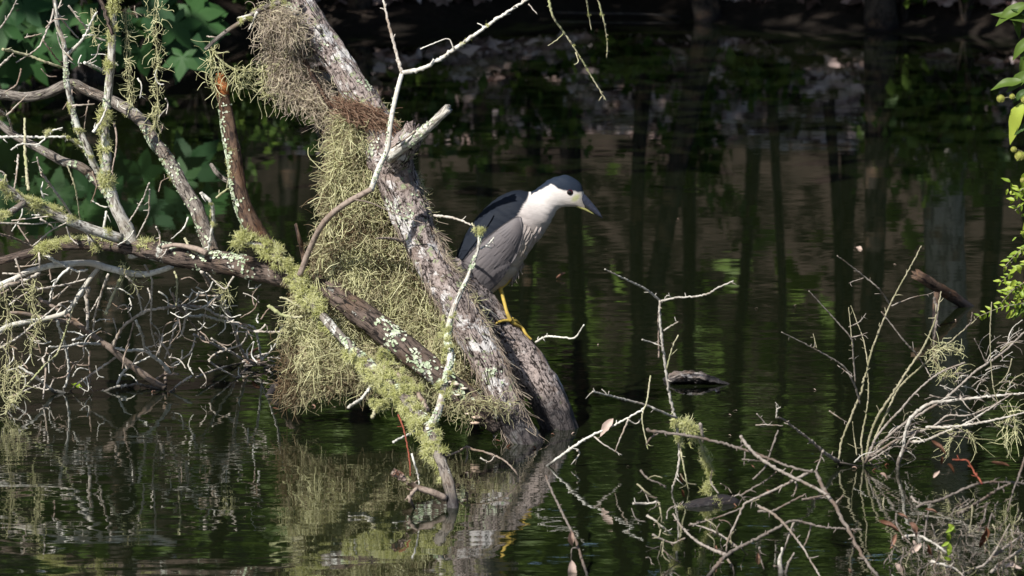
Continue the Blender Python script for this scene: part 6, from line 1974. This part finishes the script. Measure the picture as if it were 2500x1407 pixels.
for (x0, y0, x1, y1, mi, nn) in ((765, 870, 945, 1000, 1, (0.2, -.8, .6)), (945, 1000, 895, 1150, 1, (-.6, -.8, .2)), (1060, 890, 1190, 1000, 2, (0, -.7, .8)), (1180, 1090, 1080, 1200, 3, (0, -1, .3)), (1800, 930, 1800, 1160, 0, (.5, -1, 0)), (930, 1280, 1020, 1400, 3, (0, -1, .6)),
                                 (1980, 1310, 2150, 1300, 3, (0, -.5, 1)), (1275, 100, 1390, 250, 1, (.5, -.8, .4)), (1425, 330, 1525, 390, 0, (0, -.6, 1)), (1295, 460, 1350, 390, 3, (0, -.8, .8)), (1100, 1060, 1140, 1130, 3, (0, -1, 0)), (480, 1330, 530, 1390, 2, (0, -1, 0)),
                                 (1240, 1100, 1310, 1230, 0, (0, -1, .2)), (780, 420, 870, 440, 2, (0, -.4, 1)), (1850, 310, 2010, 385, 1, (0, -.3, 1)), (1210, 760, 1330, 820, 1, (0, -.6, .7)), (950, 800, 1040, 870, 1, (0, -.7, .7)), (1370, 250, 1400, 340, 0, (.4, -1, .2))):
    (a_, b_), (c_, d_) = cE([(x0, y0), (x1, y1)])
    leaf_at(db_root, DL[mi], a_, b_, c_, d_, yd + rng.uniform(-.12, .05), nn, name='leaf')
for (x0, y0, x1, y1, gi) in ((1440, 905, 1530, 990, 0), (1500, 930, 1410, 990, 1), (1440, 990, 1455, 1090, 2), (1450, 1080, 1370, 1120, 1), (1430, 1150, 1490, 1185, 0), (1395, 1235, 1480, 1240, 2), (1455, 1090, 1440, 1220, 1)):
    (a_, b_), (c_, d_) = cE([(x0, y0), (x1, y1)])
    leaf_at(db_root, GL[gi], a_, b_, c_, d_, yd - .15, (0, -1, .5))

# ------------------------------------------------------------------ leafy shrub with flower balls at the right edge
bb_root = empty('buttonbush', W(2560, 1090), 'green leafy shrub with round flower balls reaching in at the right edge', 'shrub')
yr = W(2560, 1090)[1]
T(bb_root, cI, [(2560, 1095), (2545, 900), (2530, 700), (2520, 450), (2515, 200), (2500, -40)], (yr, yr + .15), (6, 4, 3), 'twig_brown', 3)
T(bb_root, cI, [(2540, 640), (2500, 690), (2482, 725), (2455, 748)], (yr, yr - .05), (3, 2.2), 'twig_red', 1)
T(bb_root, cI, [(2522, 250), (2490, 240), (2462, 238), (2445, 241)], (yr, yr - .05), (2.4, 1.8), 'twig_green', 0)
T(bb_root, cI, [(2525, 400), (2498, 372), (2478, 365)], (yr, yr - .05), (2.4, 1.8), 'twig_green', 0)
T(bb_root, cI, [(2535, 560), (2500, 610), (2470, 640), (2450, 660)], (yr, yr - .05), (2.4, 1.8), 'twig_green', 0)


def ball(parent, x, y, r, Y):
    mb = MB()
    n = 90
    k = np.arange(n) + .5
    ph = np.arccos(1 - 2 * k / n)
    th = np.pi * (1 + 5 ** .5) * k
    d = np.stack([np.cos(th) * np.sin(ph), np.sin(th) * np.sin(ph), np.cos(ph)], axis=1)
    R = r * mpp(Y)
    c = P(x, y, Y)
    uu, vv = np.meshgrid(np.linspace(0, math.pi, 9), np.linspace(0, 2 * math.pi, 14, endpoint=False), indexing='ij')
    S = np.stack([np.sin(uu) * np.cos(vv), np.sin(uu) * np.sin(vv), np.cos(uu)], axis=-1).reshape(-1, 3) * R * .86 + c
    i2, j2 = np.meshgrid(np.arange(8), np.arange(14), indexing='ij')
    mb.add(S, np.stack([i2 * 14 + j2, (i2 + 1) * 14 + j2, (i2 + 1) * 14 + (j2 + 1) % 14, i2 * 14 + (j2 + 1) % 14], axis=-1).reshape(-1, 4), None, None, .3)
    pts = c + d[:, None, :] * (R * np.array([.8, 1.0, 1.12]))[None, :, None]
    strand_mesh(mb, pts, np.full((n, 3), R * .09), rng.uniform(.2, 1, n))
    return mb.build('flower_ball', M['ball'], parent)


for (x, y, r) in ((2443, 241, 9), (2471, 236, 6.5), (2502, 243, 9), (2475, 365, 7), (2489, 381, 11), (2497, 440, 6), (2492, 470, 5)):
    ball(bb_root, x, y, r, yr - .05)
for (x0, y0, x1, y1, me, nn) in ((2510, 248, 2440, 335, GL[0], (-.5, -.7, .6)), (2505, 372, 2480, 392, GL[1], (0, -.8, .7)), (2510, 10, 2425, 48, SL[0], (0, -.7, .7)), (2515, 40, 2470, 20, SL[1], (0, -.7, .7)), (2470, 35, 2505, 90, SL[2], (0, -.7, .7)), (2520, 90, 2465, 140, SL[0], (-.3, -.8, .5)),
                                 (2520, 100, 2488, 150, SL[1], (-.3, -.8, .5)), (2520, 175, 2450, 215, SL[2], (0, -.8, .5)), (2500, 200, 2420, 202, SL[0], (0, -.6, .8)), (2515, 215, 2470, 250, SL[1], (0, -.7, .6)), (2520, 60, 2440, 10, SL[2], (0, -.6, .7)), (2510, 130, 2490, 190, SL[0], (0, -1, .3)),
                                 (2510, 300, 2475, 330, SL[1], (0, -.8, .5)), (2510, 420, 2490, 460, GL[2], (0, -.8, .5)), (2540, 300, 2505, 390, GL[1], (0, -.8, .5)), (2530, 520, 2492, 560, GL[0], (0, -.8, .5)), (2520, 740, 2465, 765, SL[2], (0, -.6, .8)), (2495, 745, 2450, 745, SL[1], (0, -.6, .8))):
    leaf_at(bb_root, me, x0, y0, x1, y1, yr - .04, nn)
# feathery compound leaves
for (x0, y0, x1, y1, nl) in ((2520, 590, 2450, 655, 7), (2515, 640, 2440, 692, 8), (2500, 690, 2440, 745, 7), (2500, 740, 2385, 775, 8), (2510, 455, 2470, 490, 5), (2530, 480, 2478, 515, 5), (2520, 700, 2455, 715, 5)):
    T(bb_root, cI, [(x0, y0), ((x0 + x1) / 2, (y0 + y1) / 2 - 6), (x1, y1)], yr - .06, (1.6, 1.0), 'twig_green', 0)
    for k in range(nl):
        f = (k + .5) / nl
        x, y = x0 + (x1 - x0) * f, y0 + (y1 - y0) * f - 6 * math.sin(math.pi * f)
        for s in (-1, 1):
            a = math.atan2(y1 - y0, x1 - x0) + s * 0.9 + rng.normal(0, .3)
            L = rng.uniform(11, 21)
            leaf_at(bb_root, GL[int(rng.integers(0, 3))], x, y, x + L * math.cos(a), y + L * math.sin(a), yr - .06, (rng.normal(0, .3), -.8, .6))
for _ in range(46):
    x, y = 2500 - abs(rng.normal(0, 26)), rng.choice([rng.normal(640, 40), rng.normal(740, 22), rng.normal(480, 25)])
    a = rng.uniform(0, 6.28)
    L = rng.uniform(12, 26)
    leaf_at(bb_root, GL[int(rng.integers(0, 3))], x, y, x + L * math.cos(a), y + L * math.sin(a), yr - .05 + rng.uniform(-.05, .05), (rng.normal(0, .4), -.8, .6))
for _ in range(60):          # more foliage just outside the edge
    x, y = rng.uniform(2525, 2800), rng.uniform(-60, 900)
    a = rng.uniform(0, 6.28)
    L = rng.uniform(40, 90)
    leaf_at(bb_root, random.choice(SL + GL), x, y, x + L * math.cos(a), y + L * math.sin(a), yr + rng.uniform(-.1, .3), (rng.normal(0, .3), -.8, .6))

# ------------------------------------------------------------------ sweetgum boughs at upper left


def star_leaf(seed):
    r0 = np.random.default_rng(seed)
    mb = MB()
    pts = []
    lobes = [-125, -62, 0, 62, 125]
    lens = [0.62, 0.9, 1.0, 0.9, 0.62]
    for k, (a, l) in enumerate(zip(lobes, lens)):
        for da, f in ((-30, .50), (-13, .74), (0, 1.0), (13, .74), (30, .50)):
            pts.append((math.radians(a + da * (1.1 if k in (0, 4) else 1)), l * f * (1 + r0.normal(0, .03))))
        if k < 4:
            pts.append((math.radians((a + lobes[k + 1]) / 2), 0.40))
    pts.append((math.radians(180), .10))
    ring = np.array([(r * math.cos(a), r * math.sin(a), -0.18 * r * r + .05 * math.sin(a * 3 + seed)) for a, r in pts])
    n = len(ring)
    inner = ring * np.array([.45, .45, .3]) + np.array([0, 0, .02])
    top = np.vstack([[0, 0, 0.02], inner, ring])
    bot = top - np.array([0, 0, .006])
    tr = [[0, 1 + a, 1 + (a + 1) % n] for a in range(n)]
    q = [[1 + a, 1 + n + a, 1 + n + (a + 1) % n, 1 + (a + 1) % n] for a in range(n)]
    m_ = len(top)
    q2 = [[b + m_ for b in f[::-1]] for f in q]
    tr2 = [[b + m_ for b in f[::-1]] for f in tr]
    mb.add(np.vstack([top, bot]), q + q2, tr + tr2, None, r0.uniform(.2, .8))
    return mb.mesh('leaf', M['sweetgum'])


STAR = [star_leaf(s) for s in (1, 2, 3, 4)]
sg_root = empty('sweetgum', P(-200, 60, 26.2), 'star leaved sweetgum bough hanging over the dark water at upper left', 'tree')
yg = 25.6
for pts in ([(-220, 60), (-60, 40), (120, 20), (300, 30), (450, 60)], [(-60, 40), (60, 70), (160, 110)], [(300, 30), (400, -20), (490, -50)], [(-220, 60), (-100, 90), (20, 120)], [(120, 20), (220, 60), (300, 90)]):
    limb(sg_root, 'stem', pts, (yg + .3, yg), (4, 2), M['far_bark'], wob=.05)
spots = [(455, 110, 75, 40), (470, 40, 60, -10), (500, 60, 55, 15), (480, 20, 55, 5), (520, 55, 40, 10), (430, 60, 60, 60), (345, 130, 50, 80), (360, 20, 60, 20), (250, 50, 60, 60), (300, 100, 50, 100), (150, 20, 60, 90), (100, 55, 70, 60), (60, 100, 70, 100), (25, 90, 80, 75),
         (20, 30, 70, 30), (60, 20, 60, -10), (75, 140, 60, 120), (15, 150, 50, 60), (190, 90, 60, 100), (200, 40, 50, 10), (130, 90, 60, 80), (0, 60, 70, 160), (110, 0, 50, 40), (210, 110, 55, 60), (320, 60, 50, 30), (410, 20, 50, 80), (10, 190, 30, 20), (445, 140, 45, 100), (-60, 60, 80, 40), (-40, 140, 70, 100)]
for (x, y, s, an) in spots:
    Y = yg + rng.uniform(-.35, .35)
    a = math.radians(an)
    d = np.array([math.cos(a), rng.normal(0, .25), -math.sin(a)])
    nn = np.array([rng.normal(0, .35), -1, rng.uniform(.3, 1.0)])
    put('leaf', STAR[int(rng.integers(0, 4))], sg_root, P(x, y, Y), orient(d, nn), s * mpp(Y) * rng.uniform(1.2, 1.6))

# ------------------------------------------------------------------ floating things
bk = W(1700, 932)
mb = MB()
xs = [(1622, 918), (1650, 906), (1690, 903), (1730, 913), (1770, 930), (1790, 936)]
for (dy, dz, sc, sx) in ((0, 0, 1.0, 0), (-.05, .004, .62, 14), (.05, -.002, .7, -10)):
    q = catmull([np.append(P(x + sx, y + 16, bk[1] + dy), r * sc * mpp(16.9)) for (x, y), r in zip(xs, (6, 15, 18, 13, 6, 1.5))], .008)
    tube(mb, q[:, :3], q[:, 3], 26, .4, ridge=.55)
    vv_ = mb.v[-1]
    vv_[:, 2] = np.minimum(vv_[:, 2] * .8 + dz, .04 + .3 * (vv_[:, 2] - .04))
    vv_[:, 1] = bk[1] + dy + (vv_[:, 1] - bk[1] - dy) * 2.0
tag(mb.build('floating_bark', M['driftwood'], None, origin=bk), 'grey slab of bark floating on open water right of the heron', 'bark')
# debris raft by the tangled twigs
dr_root = empty('debris_raft', W(618, 895), 'little raft of grey twigs and a curled leaf floating left of the moss curtain', 'debris')
for _ in range(22):
    x, y = rng.uniform(590, 655), rng.uniform(868, 900)
    a = rng.uniform(-.8, .8)
    L = rng.uniform(15, 45)
    T(dr_root, cI, [(x, y), (x + L * math.cos(a), y + L * .35 * math.sin(a))], W(618, 897)[1] - .02, rng.uniform(1.4, 2.6), random.choice(['twig', 'twig_brown']), 0)
leaf_at(dr_root, DL[1], 606, 866, 640, 856, W(618, 897)[1], (0, -.4, 1))
leaf_at(dr_root, DL[1], 640, 880, 605, 895, W(618, 897)[1], (0, -.4, 1))


def floating_leaf(x, y, s, me, label, group=None):
    o = put('floating_leaf', me, None, W(x, y, .004), orient((math.cos(x), math.sin(x), .02), (0.05, 0, 1)), s * mpp(W(x, y)[1]))
    return tag(o, label, 'leaf', group)


floating_leaf(1358, 680, 34, DL[1], 'small orange leaf floating alone right of the heron legs')
floating_leaf(1748, 957, 34, DL[3], 'pale yellow leaf sliver floating just below the bark slab')
floating_leaf(2085, 604, 40, DL[3], 'spiky pale leaf floating in the dark reflection above the bare shrub')
floating_leaf(682, 1000, 18, DL[1], 'orange leaf bit floating in front of the dark wet stick')
floating_leaf(175, 938, 52, GL[1], 'green leaf sliver floating among the tangled twigs at lower left')
for (x, y, s) in ((1653, 535, 8), (1215, 585, 8), (1800, 1002, 12), (1778, 1012, 8), (1778, 1062, 8), (1536, 1138, 8), (1600, 1280, 8), (487, 868, 9), (552, 872, 7), (460, 930, 12), (548, 932, 12), (560, 937, 10), (600, 1262, 8), (2180, 645, 8), (1945, 745, 8), (1850, 752, 8), (1985, 950, 8), (1462, 840, 8), (655, 1105, 7), (2330, 780, 8)):
    floating_leaf(x, y, s, DL[3], 'tiny pale fleck floating on the dark water', 'pale flecks on the water')
# leaf bits and twigs caught at the waterline of the trunk and the moss
for (x, y, s) in ((1205, 1062, 16), (1222, 1078, 12), (1248, 1088, 14), (1300, 1092, 13), (1318, 1070, 10), (1185, 1040, 13), (1405, 1056, 12), (1345, 1060, 10), (760, 990, 13), (820, 994, 10), (905, 1000, 12), (980, 1008, 14), (1040, 1025, 12), (1120, 1040, 14), (410, 962, 15), (380, 955, 12), (430, 950, 12), (1660, 1236, 14), (1790, 1232, 12), (2080, 1142, 15), (2140, 1146, 12), (2170, 1136, 16)):
    hem = 700 < x < 1130
    floating_leaf(x, y, s * 1.2, DL[int(rng.integers(0, 4))], 'small brown leaf scrap floating under the hem of the moss curtain' if hem else 'small brown leaf scrap caught where wood meets the water',
                  'leaf scraps under the moss' if hem else 'leaf scraps at the waterline')
